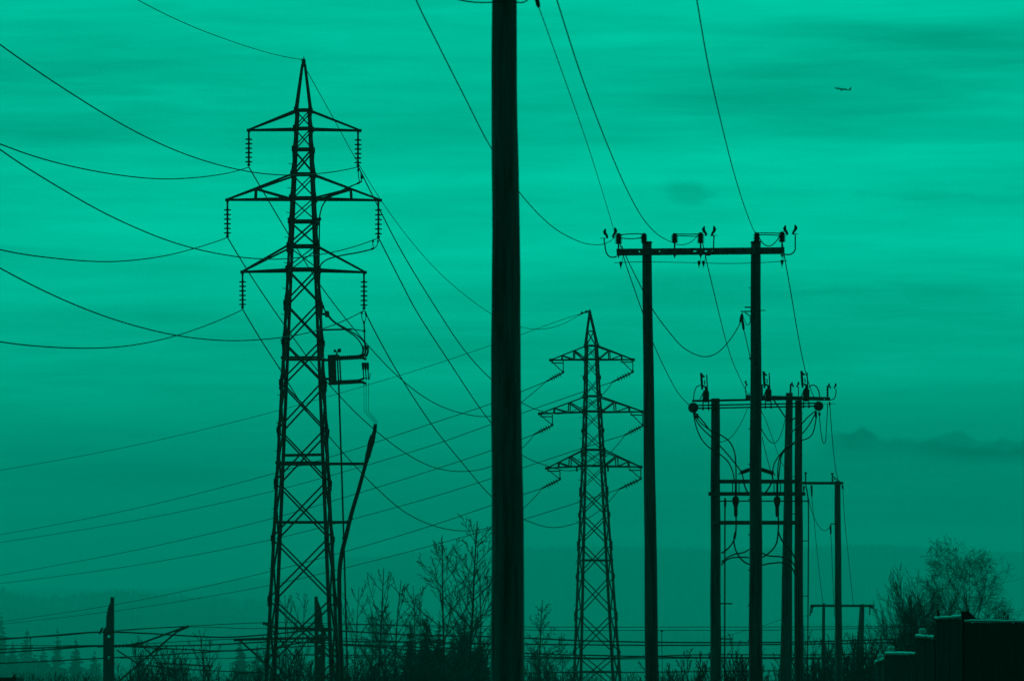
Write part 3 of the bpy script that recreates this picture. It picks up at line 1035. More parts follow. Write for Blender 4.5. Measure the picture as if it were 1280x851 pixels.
# ---------------------------------------------------------------- cable frame with disconnectors
YC = 64.0 * K
kC = YC / F
cf = thing('utility_pole', at(946, ground_row(YC), YC), 'two wooden poles joined by many crossbars, loaded with switches, cables and cable heads', 'utility pole')
log_pole(cf, 894.2, 498, 11.0, 894.6, 851, 14.0, YC, 'pole', 31)
log_pole(cf, 998.0, 500.5, 8.8, 998.6, 851, 12.2, YC, 'pole', 32)
for (xa, ya, xb, yb_, h, w_, m_) in ((865, 501, 1001, 498.4, 2.4, 0.1, M_IRON), (868, 506.6, 1020, 503.8, 1.6, 0.09, M_IRON), (868, 510.2, 1020, 507.6, 1.6, 0.09, M_IRON),
                                     (896, 601.6, 994, 601.6, 4.8, 0.16, M_WOOD), (885.4, 617, 1006.5, 617, 4.6, 0.13, M_WOOD),
                                     (897, 626, 1010, 626, 1.5, 0.06, M_IRON), (892, 653, 1001, 653, 4.8, 0.16, M_WOOD), (988, 642, 998, 642, 1.2, 0.05, M_IRON)):
    b = MB()
    b.bar(at(xa, ya, YC - .2), at(xb, yb_, YC - .2), w_, h * kC)
    b.build('crossbar', m_, cf)
for x, y, r in ((866.6, 509.4, 6.5), (1023.2, 507.4, 6.1)):
    b = MB()
    pr = [(0, r * 0.4 * kC), (0.06, r * 0.85 * kC)]
    for i in range(5):
        pr += [(0.12 + i * 0.17, r * kC), (0.2 + i * 0.17, r * 0.86 * kC)]
    pr += [(1, r * 0.4 * kC)]
    b.lathe(at(x, y, YC - .5), at(x, y, YC + .4), pr, 20)
    b.build('cable_drum', M_CONC, cf)
for x, up in ((882.2, 0), (960.2, -2), (1007.6, -2.6)):
    q = thing_y = 0
    b = MB()
    b.lathe(at(x, 502.5 + up * 0.4, YC - .2), at(x + 0.4, 484 + up, YC - .2), [(0, 3.6 * kC), (0.08, 4.2 * kC), (0.5, 4.0 * kC), (0.75, 3.6 * kC), (0.85, 1.8 * kC), (1, 1.3 * kC)], 10)
    b.ribs(at(x, 500 + up * 0.4, YC - .2), at(x + 0.3, 490 + up, YC - .2), 4.5 * kC, 3.9 * kC, 4, 12)
    o = b.build('switch_unit', M_INS, cf)
    b = MB()
    b.bar(at(x - 5.8, 466 + up, YC - .2), at(x - 4.6, 483 + up, YC - .2), 0.06, 3.2 * kC)
    b.bar(at(x - 4.8, 482 + up, YC - .2), at(x - 4.4, 487 + up, YC - .2), 0.05, 1.8 * kC)
    b.bar(at(x - 5, 468.5 + up, YC - .2), at(x - 1.6, 471.4 + up, YC - .2), 0.04, 2.2 * kC)
    b.bar(at(x - 5, 482 + up, YC - .2), at(x + 1, 484 + up, YC - .2), 0.04, 2.0 * kC)
    b.build('blade', M_IRON, o)
    b = MB()
    b.ring_tube([at(x + 1.2, 468 + up, YC - .2), at(x + 2.2, 490 + up, YC - .2)], 0.75 * kC, 6)
    b.ring_tube([at(x - 1.6, 475 + up, YC - .2), at(x - 1.2, 481 + up, YC - .2)], 0.7 * kC, 5)
    b.build('contact_rod', M_IRON, o)
    b = MB()
    for dx_ in (-3.4, 3.6):
        b.lathe(at(x + dx_, 502, YC - .2), at(x + dx_, 512.6 + up, YC - .2), [(0, 0.8 * kC), (0.8, 0.8 * kC), (0.85, 1.3 * kC), (1, 0.8 * kC)], 6)
    b.ring_tube([at(x - 2, 489 + up, YC - .25), at(x - 7.5, 499, YC - .25)], 0.7 * kC, 5)
    b.build('bolt', M_IRON, o)
for xh in (906.2,):
    b = MB()
    b.ring_tube([at(xh, 622, YC - .3), at(xh - 0.4, 851, YC - .3), at(xh - 0.6, ground_row(YC), YC - .3)], 1.0 * kC, 8)
    b.lathe(at(xh + 0.3, 623, YC - .3), at(xh + 0.2, 634, YC - .3), [(0, 0.9 * kC), (0.2, 1.6 * kC), (0.8, 1.5 * kC), (1, 0.9 * kC)], 8)
    b.build('rod', M_STEEL, cf)
for y in (754, 798):
    b = MB()
    b.bar(at(899, y, YC - .3), at(915.4, y, YC - .3), 0.05, 1.6 * kC)
    b.build('bracket', M_IRON, cf)
for x in (919.8, 971.6):
    b = MB()
    b.lathe(at(x - 0.3, 620, YC - .3), at(x + 0.0, 646, YC - .3), [(0, 2.2 * kC), (0.1, 4.4 * kC), (0.3, 4.2 * kC), (0.48, 2.7 * kC), (0.6, 2.4 * kC), (0.9, 2.4 * kC), (1, 1.2 * kC)], 12)
    for dx_ in (-4, 4):
        b.ring_tube([at(x + dx_, 604, YC - .3), at(x + dx_, 616, YC - .3)], 0.6 * kC, 5)
    b.ring_tube([at(x, 603, YC - .3), at(x, 622, YC - .3)], 1.4 * kC, 6)
    b.build('cable_head', M_RUBBER, cf)
for (xa, ya, xb, yb_) in ((939, 586, 925.6, 590.6), (950, 586, 967, 591.4)):
    b = MB()
    b.ribs(at(xa, ya, YC - .3), at(xb, yb_, YC - .3), 2.8 * kC, 2.4 * kC, 9, 10)
    b.ring_tube([at(xb, yb_, YC - .3), at(xb + (2 if xb > 940 else -2.5), yb_ + 2.4, YC - .3)], 0.7 * kC, 5)
    b.build('surge_arrester', M_INS, cf)
cables = [
    ([(867, 500), (868.6, 488), (871.4, 483), (877, 481.4)], 1.2), ([(1011, 484), (1015, 481.2), (1019.4, 482.2), (1023, 488), (1024.6, 500)], 1.4),
    ([(868, 515), (873, 520), (880, 528), (888, 538), (901, 543.6), (912, 552), (918.4, 566), (919.8, 582), (920, 604)], 1.7),
    ([(867.5, 516), (872, 528), (880, 537.6), (888, 545), (900, 557), (914, 573), (926, 589), (929.4, 600)], 1.6),
    ([(868, 516), (874, 526), (884, 535), (892, 540)], 1.4),
    ([(866.8, 516), (873, 541), (881, 554), (888, 560), (901, 568.4), (910, 577), (916, 590), (918, 604)], 1.5),
    ([(1020, 513), (1010, 521), (1003, 528.6), (990, 540), (984, 556), (972, 572), (967, 582), (966.4, 600)], 1.5),
    ([(1020, 514), (1012, 530), (1003, 541.6), (992, 553), (980, 562), (974, 574), (972.6, 600)], 1.5),
    ([(1020.6, 514), (1018.6, 532), (1015, 543), (1009, 548), (1003, 550), (990, 556), (978, 567), (975, 582), (973, 602)], 1.5),
    ([(1024, 514), (1027, 545), (1029.4, 554), (1031.2, 553), (1033, 535), (1034.6, 504)], 1.0),
    ([(929, 600), (934, 614), (938, 618)], 2.0), ([(966, 600), (958, 614), (954, 618)], 2.0),
    ([(920, 645), (920, 660), (918.6, 672), (912, 683), (902, 691)], 2.0), ([(919.4, 664), (917.4, 674), (920, 688), (928, 700), (937, 705)], 1.9),
    ([(936.5, 686), (930, 690), (916, 693), (902, 702)], 1.8), ([(936.5, 696.6), (924, 696), (911, 698), (901.6, 706)], 1.8),
    ([(972.6, 645), (972.8, 662), (970, 680), (962, 690), (953, 696)], 2.0), ([(973, 664), (978, 676), (988, 688), (995, 700), (997.6, 720), (998, 760), (998.6, 930)], 2.0),
    ([(952, 690), (960, 694), (978, 696), (990, 702), (996, 714), (998, 740), (998, 930)], 1.9), ([(953, 706), (966, 703.4), (980, 703.4), (991, 711), (994.6, 724), (995.4, 760), (996, 930)], 1.9)]
for pts, wd in cables:
    b = MB()
    b.ring_tube(pxline(pts, YC - .45, None, 7), wd * 0.5 * kC, 7)
    b.build('cable', M_RUBBER, cf)
for (x, y, h) in ((871.6, 516.6, 7), (1019.6, 514, 9), (868.6, 518, 5), (1024, 515, 5)):
    b = MB()
    b.lathe(at(x, y, YC - .5), at(x + 0.6, y + h, YC - .5), [(0, 0.9 * kC), (0.3, 1.6 * kC), (0.8, 1.3 * kC), (1, 0.6 * kC)], 7)
    b.build('cable_clamp', M_IRON, cf)
# conduit clipped to the right-hand pole
b = MB()
b.ring_tube(pxline([(1007, 606), (1008.8, 614), (1010.2, 625), (1010.4, 700), (1009.8, 790), (1009, 851), (1009, ground_row(YC))], YC - .1), 0.75 * kC, 6)
for y in (626, 675.6, 744.4):
    b.bar(at(1002, y, YC - .1), at(1010.4, y, YC - .1), 0.03, 1.0 * kC)
b.build('conduit', M_STEEL, cf)

GE = 'power lines between the double wooden pole and the cable frame'
wire('conductor', [(775, 304), (781, 326), (792.5, 360), (803, 390), (817, 430), (841, 480), (850, 494), (863, 507)], YA, YC, 0.85,
     'wire running from the left end of the long crossarm down to the left cable drum', 'power line', GE)
wire('conductor', [(777, 307), (786, 328), (801, 358), (816, 387), (837.7, 416.5), (855, 435), (878.6, 445.6), (894, 442.5), (909, 429), (925, 404.5)], YA, YA - .3, 0.8,
     'slack wire hanging in a deep loop between the two poles of the front double pole', 'power line', GE)
wire('conductor', [(878, 302), (884, 330), (893, 368), (907, 424), (915.5, 451), (927, 477), (938, 499)], YA, YB, 0.85,
     'wire running from the middle of the long crossarm down towards the far thick crossarm', 'power line', GE)
wire('conductor', [(978, 304), (983, 334), (989, 368), (996, 410), (1003.6, 450), (1010, 476), (1018, 498)], YA, YC, 0.9,
     'wire running from the right end of the long crossarm down to the right cable drum', 'power line', GE)
GF = 'thin slack wires around the cable frame'
wire('conductor', [(930, 413), (934, 430), (938, 449), (945, 485), (952, 514), (955.6, 521), (965, 546), (978, 580), (990, 594), (1006, 603)], YA, 92 * K, 0.75,
     'thin wire dropping from the fuse holder past the cable frame to the single pole', 'power line', GF)
wire('conductor', [(934, 511), (927, 527), (919, 540), (911, 548.6), (902, 552), (895, 551)], YB, YC, 0.7, 'thin slack wire hanging between the left and middle poles under the crossbars', 'power line', GF)
wire('conductor', [(951, 534), (957, 545), (963, 552), (968, 553.4), (973, 549), (978, 537), (982, 520)], YC, YB, 0.85, 'short slack loop of wire hanging just right of the front pole of the long crossarm', 'power line', GF)
wire('conductor', [(952.6, 545), (957, 565), (963.6, 590), (966, 600)], YC, YC, 0.6, 'faint straight wire falling to the right surge arrester', 'power line', GF)
wire('conductor', [(1037.4, 507), (1039, 530), (1042, 565), (1045, 588), (1047.5, 600)], YB, 93 * K, 0.7, 'thin wire from the thick crossarm down to the top of the single pole', 'power line', GF)

# ---------------------------------------------------------------- single pole and small far H-frame
YD = 94.0 * K
kD = YD / F
sp = thing('utility_pole', at(1048, ground_row(YD), YD), 'slim single wooden pole with a one sided crossarm, right of the cable frame', 'utility pole')
log_pole(sp, 1046.8, 601, 7.4, 1048.6, 851, 9.4, YD, 'pole', 41)
b = MB()
b.bar(at(1003, 603.6, YD - .2), at(1054, 603.6, YD - .2), 0.1, 3.4 * kD)
b.build('crossarm', M_WOOD, sp)
for x, y in ((1040.4, 591), (1007, 590)):
    b = MB()
    b.lathe(at(x, y, YD - .2), at(x, 603, YD - .2), [(0, 1.7 * kD), (0.12, 1.7 * kD), (0.2, 0.8 * kD), (1, 0.9 * kD)], 8)
    b.build('insulator', M_INS, sp)
for (xa, ya, xb, yb_) in ((1014.4, 606, 1014.8, 621), (1053, 606, 1053.6, 611.5), (1038, 656, 1038.6, 668), (1005, 607, 1004.6, 614)):
    b = MB()
    b.lathe(at(xa, ya, YD - .2), at(xb, yb_, YD - .2), [(0, 0.9 * kD), (0.15, 1.3 * kD), (0.8, 1.0 * kD), (1, 0.5 * kD)], 8)
    b.build('fuse_holder', M_INS, sp)
b = MB()
b.bar(at(1038, 654.4, YD - .1), at(1046, 654.4, YD - .1), 0.04, 1.2 * kD)
b.bar(at(1041, 595, YD - .1), at(1048.5, 601, YD - .1), 0.04, 1.2 * kD)
b.bar(at(1041.6, 600, YD - .1), at(1044, 597, YD - .1), 0.04, 1.2 * kD)
b.build('bracket', M_IRON, sp)

YE = 160.0 * K
kE = YE / F
hE = thing('h_frame_pole', at(1053, ground_row(YE), YE), 'smallest farthest double pole rising from the brush, one leg braced by a leaning pole', 'utility pole')
log_pole(hE, 1029.6, 753.5, 3.6, 1029.0, 851, 4.6, YE, 'pole', 51)
log_pole(hE, 1078.2, 754.5, 4.4, 1076.2, 851, 6.6, YE, 'pole', 52)
b = MB()
b.ring_tube([at(1076.5, 757, YE + .3), at(1070, 851, YE + 1.2), at(1066.5, ground_row(YE), YE + 1.5)], [1.8 * kE, 2.6 * kE, 3 * kE], 10)
b.build('brace_pole', M_WOOD, hE)
b = MB()
b.bar(at(1014, 756.6, YE - .25), at(1091, 756.8, YE - .25), 0.14, 3.0 * kE)
b.lathe(at(1012.6, 757.5, YE - .25), at(1018, 757, YE - .25), [(0, 1.0 * kE), (0.3, 2.6 * kE), (0.7, 2.2 * kE), (1, 1.2 * kE)], 8)
b.lathe(at(1086, 757, YE - .25), at(1091.6, 758, YE - .25), [(0, 1.2 * kE), (0.3, 2.2 * kE), (0.8, 2.4 * kE), (1, 1.0 * kE)], 8)
b.build('crossarm', M_WOOD, hE)
for (xa, ya, xb, yb_) in ((1013.6, 758, 1012.4, 769), (1015.8, 758, 1014.2, 766), (1087.2, 759, 1087, 768)):
    b = MB()
    b.ribs(at(xa, ya, YE - .25), at(xb, yb_, YE - .25), 1.3 * kE, 0.6 * kE, 5, 7)
    b.build('insulator', M_INS, hE)
GG = 'thin wires dropping to the farthest double pole'
wire('conductor', [(1014.8, 621), (1018, 655), (1023, 705), (1028.8, 755)], YD, YE, 0.55, 'thin wire from the one sided crossarm to the left leg of the farthest double pole', 'power line', GG)
wire('conductor', [(1053.6, 611), (1056, 650), (1061, 700), (1066.8, 756)], YD, YE, 0.55, 'thin wire falling along the right side of the slim single pole', 'power line', GG)
wire('conductor', [(1038.6, 668), (1041, 720), (1043, 770)], YD, 110 * K, 0.5, 'faint wire falling close along the left side of the slim single pole', 'power line', GG)
wire('conductor', [(1009, 612), (1014, 636), (1022, 655), (1030, 663), (1035, 661), (1039, 655)], YD, YD, 0.5, 'short faint slack wire looping to the bracket on the slim single pole', 'power line', GG)
wire('conductor', [(1013, 769), (985, 772), (955, 781), (900, 797)], YE, 220 * K, 0.42, 'faint far wire from the farthest double pole passing behind the cable frame', 'power line', GG)

# ---------------------------------------------------------------- railway overhead line
YR = 141.0 * K
kR = YR / F


def mast(label, outline, holes):
    xs = [p[0] for p in outline]
    yg = ground_row(YR)
    rt = thing('railway_mast', at(sum(xs) / len(xs), yg, YR), label, 'railway mast', 'concrete masts of the railway overhead line')
    plate('mast', outline + [], holes, 0.32, M_CONC, rt, YR)
    return rt


yg = ground_row(YR)
m1 = mast('dark concrete mast with bored holes at the far left, cut slanting at its top',
          [(138.2, 746), (142.6, 746), (142.6, yg), (129.2, yg), (129.2, 786), (130.6, 785), (132.8, 783), (133.2, 770), (135, 760), (138, 752)],
          [circ(136, 795, 2.0), circ(136, 821.5, 2.0)])
m2 = mast('dark concrete mast with bored holes seen through the base of the left pylon',
          [(393.2, 745), (397, 745), (397.4, 750), (400.6, 758), (402.6, 766), (403.2, 778), (406.4, 788), (406.6, yg), (393.2, yg)],
          [circ(399.4, 790.6, 2.0), circ(399.4, 805.6, 1.8), circ(399, 818.5, 1.8)])
rnd = random.Random(4)


def arms(rt, bars, bulks):
    for (xa, ya, xb, yb_, wd) in bars:
        b = MB()
        b.ring_tube([at(xa, ya, YR - .3), at(xb, yb_, YR - .3)], wd * 0.68 * kR, 7)
        b.build('cantilever_tube', M_STEEL, rt)
    for (xa, ya, xb, yb_, R) in bulks:
        b = MB()
        b.ribs(at(xa, ya, YR - .3), at(xb, yb_, YR - .3), R * kR, R * 0.6 * kR, 5, 9)
        b.build('insulator', M_INS, rt)


arms(m1, [(142, 807, 170, 805.4, 2.0), (168, 806.5, 232, 783, 1.9), (227, 784, 140, 858, 1.8), (146, 812, 172, 829, 1.4), (172, 829.5, 227, 836.5, 1.6), (176, 804, 214, 846, 1.3),
          (194, 828, 266, 832, 1.5), (194, 842, 222, 842, 1.4), (222, 842, 225, 834, 1.6), (196, 812, 170, 832, 1.2), (176, 845, 198, 812, 1.3)],
     [(143, 807.2, 164, 806, 2.4), (164, 806.4, 174, 803, 2.6), (222, 788, 236, 782, 2.4), (124, 792, 128, 784, 1.8), (122, 807.5, 130, 807, 2.0), (193, 811.5, 203, 811, 1.6), (256, 832, 266, 832, 1.6)])
arms(m2, [(292, 799.2, 412, 796.4, 2.2), (345, 784.6, 416, 785.4, 2.4), (301, 801, 331, 828, 1.8), (340, 787, 384, 840, 1.6), (384, 800, 366, 824, 1.5), (331, 828, 352, 851, 1.6), (406, 790, 420, 815, 1.6),
          (290, 851, 297, 841, 1.6), (297, 841, 328, 839, 1.5)],
     [(328, 778, 345, 784, 2.4), (402, 787, 412, 787.5, 2.6), (292, 799.4, 304, 799, 2.2), (384, 798.6, 398, 797.6, 2.6), (406, 797, 412, 796.6, 2.4)])
for x in (38,):
    pass
GH = 'railway overhead wires crossing the bottom of the picture'
rail = [
    ([(-90, 806), (0, 798.8), (60, 794.2), (124, 789.6), (180, 791), (240, 794.6), (285, 796), (335, 792.6), (399, 787), (435, 788.6), (520, 793.4), (612, 795.2), (657, 797), (740, 800.6), (866, 802.6), (1000, 802), (1100, 799), (1400, 792)], 1.25,
     'upper thick railway wire, tied to the top insulators of both concrete masts'),
    ([(-90, 816), (0, 811), (60, 809), (124, 806.4), (160, 807.6), (226, 811), (280, 813), (335, 809.6), (399, 800), (435, 801), (540, 802.6), (657, 804.6), (866, 806), (1100, 803), (1400, 797)], 1.15,
     'second railway wire, level with the cantilever arm of the left mast'),
    ([(-90, 820), (0, 815.4), (60, 811.4), (124, 807), (200, 807), (276, 805), (340, 801.6), (400, 803), (470, 806.6), (612, 811.6), (657, 816), (760, 819), (866, 821.2), (980, 821.5), (1100, 822), (1400, 822)], 1.2,
     'third railway wire, crossing just above the contact wire'),
    ([(-90, 831), (0, 828.6), (129, 822.2), (170, 820), (235, 816), (300, 812), (345, 809), (435, 806.4), (520, 812), (640, 819), (760, 822), (866, 818), (1000, 818), (1100, 817), (1400, 815)], 1.05,
     'railway contact wire rising from lower left under the cantilevers'),
    ([(-90, 797), (60, 795), (143, 787.6), (226, 782.6), (340, 777.6), (420, 779), (520, 781), (657, 783), (866, 783.2), (1100, 782.6), (1400, 780)], 0.55,
     'uppermost faint railway feeder wire above the concrete masts'),
    ([(143, 789), (235, 783), (320, 785), (435, 780.4), (540, 783), (657, 787), (866, 787.2), (1000, 786.8), (1100, 784.4), (1400, 781)], 0.5,
     'second faint railway feeder wire close below the uppermost one'),
    ([(380, 817), (435, 818.4), (540, 820), (657, 822), (760, 823.2), (866, 822), (1100, 824), (1400, 825)], 0.8, 'thin railway wire starting at the second concrete mast'),
    ([(230, 836), (330, 841), (435, 847), (540, 847), (640, 845), (657, 841), (760, 840), (866, 839), (1000, 837.6), (1120, 838), (1400, 840)], 0.95,
     'lowest railway wire running near the bottom edge'),
    ([(-90, 804), (60, 806.5), (122, 806), (143, 806), (235, 801), (335, 796.6), (412, 797), (520, 802), (640, 806)], 0.6, 'thin railway wire crossing the cantilever arms'),
    ([(150, 822), (226, 822.6), (310, 821.6), (360, 818), (435, 821), (540, 822), (612, 828), (640, 830)], 0.6, 'thin low railway wire ending behind the front pole')]
for pts, wd, lab in rail:
    wire('overhead_wire', pts, YR - .3, YR - .3, wd, lab, 'railway wire', GH, sub=6)
for (x, ya, yb_, lab) in ((38, 797, 813, 'short vertical dropper between railway wires at the far left'), (32, 806, 811, 'tiny vertical dropper at the far left, lowest of its pair')):
    b = MB()
    b.ring_tube([at(x, ya, YR - .3), at(x + 0.6, yb_, YR - .3)], 0.4 * kR, 5)
    b.lathe(at(x, ya - 0.6, YR - .3), at(x, ya + 2, YR - .3), [(0, 0.9 * kR), (1, 0.5 * kR)], 6)
    tag(b.build('dropper', M_CABLE), lab, 'dropper wire', 'droppers of the overhead line')
YM = 230.0 * K
kM = YM / F
lm = thing('lamp_post', at(829, ground_row(YM), YM), 'thin faint far lamp post between the far pylon and the double pole', 'lamp post')
b = MB()
b.ring_tube([at(827, 788, YM), at(829, ground_row(YM), YM)], 0.42 * kM, 6)
b.build('post', M_STEEL, lm)
b = MB()
b.lathe(at(825.4, 787.6, YM), at(829, 788.4, YM), [(0, 0.4 * kM), (0.3, 1.3 * kM), (0.8, 1.2 * kM), (1, 0.4 * kM)], 8)
b.build('lamp_head', M_IRON, lm)

# ---------------------------------------------------------------- noise barrier and shed
nb = thing('noise_barrier', at(1180, ground_row(46 * K), 46 * K), 'dark stepped board fence with snow on its top edges, bottom right', 'fence')
segs = [(1330, 37.5, 1208, 42, 776.5, 776.0, True), (1205, 42.6, 1171, 44.5, 771.2, 773.6, False), (1170, 45.5, 1147.6, 47, 797.6, 795.4, True), (1147, 49, 1108.4, 52, 817.6, 817.2, True), (1107.6, 55, 1095.8, 57, 824.4, 828.4, True)]
def near46(y):
    return 46 * K + (y - 46)


for i, (xa, Ya, xb, Yb, ta, tb, _) in enumerate(segs):
    Ya, Yb = near46(Ya), near46(Yb)
    b = MB()
    A, B = at(xa, ta, Ya), at(xb, tb, Yb)
    nbd = max(2, int((A - B).length / 0.14))
    d = (B - A) / nbd
    nrm = V((-(B - A).y, (B - A).x, 0)).normalized()
    for j in range(nbd):
        p = A + d * j
        q = A + d * (j + 1)
        off = nrm * rnd.uniform(0, 0.006)
        tz = (p.z + q.z) / 2 - 0.02 - rnd.uniform(0, 0.012)
        ln = (q - p)
        ln.z = 0
        e = ln.normalized() * 0.004
        v0 = len(b.v)
        for base_, in ((p + off + e,), (q + off - e,)):
            for th in (0, 0.028):
                for z in (-0.05, tz):
                    b.v.append(V((base_.x, base_.y, z)) + nrm * th)
        b.f += [(v0, v0 + 4, v0 + 5, v0 + 1), (v0 + 2, v0 + 3, v0 + 7, v0 + 6), (v0 + 1, v0 + 5, v0 + 7, v0 + 3), (v0, v0 + 1, v0 + 3, v0 + 2), (v0 + 4, v0 + 6, v0 + 7, v0 + 5), (v0, v0 + 2, v0 + 6, v0 + 4)]
    b.build('panel', M_FENCE, nb)
    b = MB()
    h = (0.012 if i == 0 else 0.05) * 1.0
    pts = []
    n = 14
    for j in range(n + 1):
        p = A.lerp(B, j / n)
        pts.append(p + V((0, 0, h * 0.3 + rnd.uniform(-0.004, 0.006))) + nrm * 0.02)
    b.ring_tube(pts, [0.037 + rnd.uniform(-.008, .012) for _ in pts] if i else [0.026] * len(pts), 8)
    b.build('snow_cap', M_SNOW, nb)
for (x, yt, w_, Yp, snow) in ((1206.4, 763.5, 9.5, 42.3, False), (1173, 763, 3.0, 45, False), (1150, 784, 3.2, 48, False), (1108, 823, 2.2, 54, False), (1147.6, 800, 1.8, 48.2, False), (1170.6, 775, 1.4, 45.1, False)):
    Yp = near46(Yp)
    kk = Yp / F
    b = MB()
    t = at(x, yt, Yp - .05)
    b.bar(V((t.x, t.y, -0.1)), t, w_ * kk, w_ * kk)
    b.build('post', M_FENCE, nb)
b = MB()
b.v = [at(1211, 764, near46(42.1)), at(1221.5, 773.4, near46(42.1)), at(1211, 773.4, near46(42.1)), at(1211, 764, near46(42.5)), at(1221.5, 773.4, near46(42.5)), at(1211, 773.4, near46(42.5))]
b.f = [(0, 1, 2), (5, 4, 3), (0, 3, 4, 1), (1, 4, 5, 2), (2, 5, 3, 0)]
b.build('gusset', M_FENCE, nb)
for (x, y, w_, h_, Yp) in ((1176.5, 767.5, 8, 7, 45.2), (1153, 789, 8, 8, 47.5), (1114, 811.5, 8, 9, 52.4), (1101, 821, 7.4, 8, 56)):
    Yp = near46(Yp)
    kk = Yp / F
    b = MB()
    c = at(x, y, Yp)
    b.ring_tube([c + V((-w_ / 2 * kk, 0, 0)), c + V((-w_ * 0.3 * kk, 0, 0)), c + V((w_ * 0.3 * kk, 0, 0)), c + V((w_ / 2 * kk, 0, 0))],
                [h_ * 0.42 * kk, h_ * 0.58 * kk, h_ * 0.58 * kk, h_ * 0.42 * kk], 6)
    c2 = at(x, y + h_ * 0.5, Yp)
    b.build('snow_lump', M_SNOW_BRIGHT, nb)
    b = MB()
    b.bar(V((c.x, c.y + 0.02, -0.1)), c - V((0, 0, h_ * 0.45 * kk)), w_ * 0.5 * kk)
    b.box(c + V((0, 0.1, -h_ * 0.62 * kk)), w_ * 1.1 * kk, 0.1, 2.0 * kk)
    b.build('post', M_FENCE, nb)

YH = 70.0 * K
kH = YH / F
sh = thing('shed', at(-30, ground_row(YH), YH), 'dark flat roofed shed peeping into the lower left corner', 'shed')
b = MB()
zt = at(0, 850, YH).z
xa, xb = at(-120, 0, YH).x, at(16, 0, YH).x
b.box(V(((xa + xb) / 2, YH + 1.5, zt / 2)), xb - xa, 3.0, zt)
b.build('wall', M_FENCE, sh)
b = MB()
b.box(V(((xa + xb) / 2, YH + 1.5, zt + 0.04)), xb - xa + 0.1, 3.3, 0.1)
b.build('roof', M_FELT, sh)
b = MB()
b.v = [at(x, y, Yq) for Yq in (YH - .1, YH + 2.8) for x, y in ((12.5, 848), (19.8, 842), (19.8, 856), (12.5, 856))]
b.f = [(0, 1, 2, 3), (7, 6, 5, 4), (0, 4, 5, 1), (1, 5, 6, 2), (2, 6, 7, 3), (3, 7, 4, 0)]
b.build('eaves_upstand', M_FELT, sh)

# ---------------------------------------------------------------- trees


def grow(tr, cr, p, d, L, r, lev, P, rng):
    n = P['seg'][min(lev, len(P['seg']) - 1)]
    pts, rad = [p.copy()], [r]
    dirs = [d.copy()]
    q, dd = p.copy(), d.copy()
    wob = P['wob'][min(lev, len(P['wob']) - 1)]
    up = P['up'][min(lev, len(P['up']) - 1)]
    tip = P.get('tip', 0.25)
    for i in range(n):
        dd = dd + V((rng.gauss(0, wob), rng.gauss(0, wob), rng.gauss(0, wob) * 0.6 + up))
        dd.normalize()
        q = q + dd * (L / n)
        pts.append(q.copy())
        dirs.append(dd.copy())
        rad.append(max(P['rmin'], r * (1 - (1 - tip) * (i + 1) / n)))
    (tr if lev == 0 else cr).ring_tube(pts, rad, 7 if lev == 0 else (5 if lev == 1 else 3), cap=lev == 0)
    if lev >= P['levels']:
        return
    k = P['n'][lev]
    k = max(1, int(round(k * rng.uniform(0.8, 1.2))))
    f0 = P['from'][lev]
    for j in range(k):
        f = f0 + (1 - f0) * (j + rng.random() * 0.8) / k
        f = min(f, 0.9)
        i = min(n - 1, int(f * n))
        s = f * n - i
        bp = pts[i].lerp(pts[i + 1], s)
        br = rad[i] * (1 - s) + rad[i + 1] * s
        t = dirs[min(i + 1, n)]
        a = t.orthogonal().normalized()
        a = (Matrix.Rotation((j * 2.4 + rng.uniform(-.35, .35)) if lev == 0 else rng.random() * 2 * math.pi, 3, t) @ a)
        ang = math.radians(P['ang'][lev] * rng.uniform(0.75, 1.25))
        nd = (t * math.cos(ang) + a * math.sin(ang)).normalized()
        sh_ = P.get('shape', 'cone')
        if sh_ == 'cone':
            ll = P['len'][lev] * (1 - 0.86 * ((f - f0) / (1 - f0)) ** 1.6) if lev == 0 else P['len'][lev] * (1 - 0.5 * f)
        elif sh_ == 'birch' and lev == 0:
            ll = P['len'][0] * (1.0 - 0.55 * f)
        elif sh_ in ('round', 'birch'):
            ll = P['len'][lev] * (0.65 + 0.5 * math.sin(math.pi * min(1, f)))
        else:
            ll = P['len'][lev]
        ll *= L * rng.uniform(0.7, 1.2)
        grow(tr, cr, bp, nd, ll, max(P['rmin'], min(br * 0.62, r * 0.5)), lev + 1, P, rng)


def kind(**k):
    k['from'] = k.pop('start')
    return k


SLIM = kind(levels=3, seg=[16, 7, 5, 4], wob=[0.012, 0.028, 0.04, 0.05], up=[0.02, 0.05, 0.03, 0.02], n=[24, 8, 4], len=[0.40, 0.40, 0.40], ang=[46, 32, 32], rmin=0.0105, shape='cone', start=[0.20, 0.2, 0.25])
SPARSE = kind(levels=2, seg=[12, 7, 4], wob=[0.014, 0.03, 0.04], up=[0.02, 0.08, 0.04], n=[11, 6], len=[0.38, 0.34], ang=[46, 30], rmin=0.013, shape='cone', start=[0.3, 0.25])
BIRCH = kind(levels=4, seg=[8, 10, 6, 5, 4], wob=[0.02, 0.025, 0.03, 0.04, 0.05], up=[0.03, 0.035, 0.015, -0.05, -0.09], n=[15, 13, 7, 3], len=[0.74, 0.32, 0.44, 0.55], ang=[36, 34, 34, 32], rmin=0.0055, shape='birch', tip=0.15, start=[0.26, 0.25, 0.2, 0.3])
FUZZY = kind(levels=3, seg=[12, 6, 5, 3], wob=[0.02, 0.07, 0.10, 0.12], up=[0.02, 0.05, -0.02, -0.02], n=[46, 8, 5], len=[0.30, 0.36, 0.40], ang=[56, 42, 40], rmin=0.018, shape='cone', start=[0.06, 0.12, 0.15])
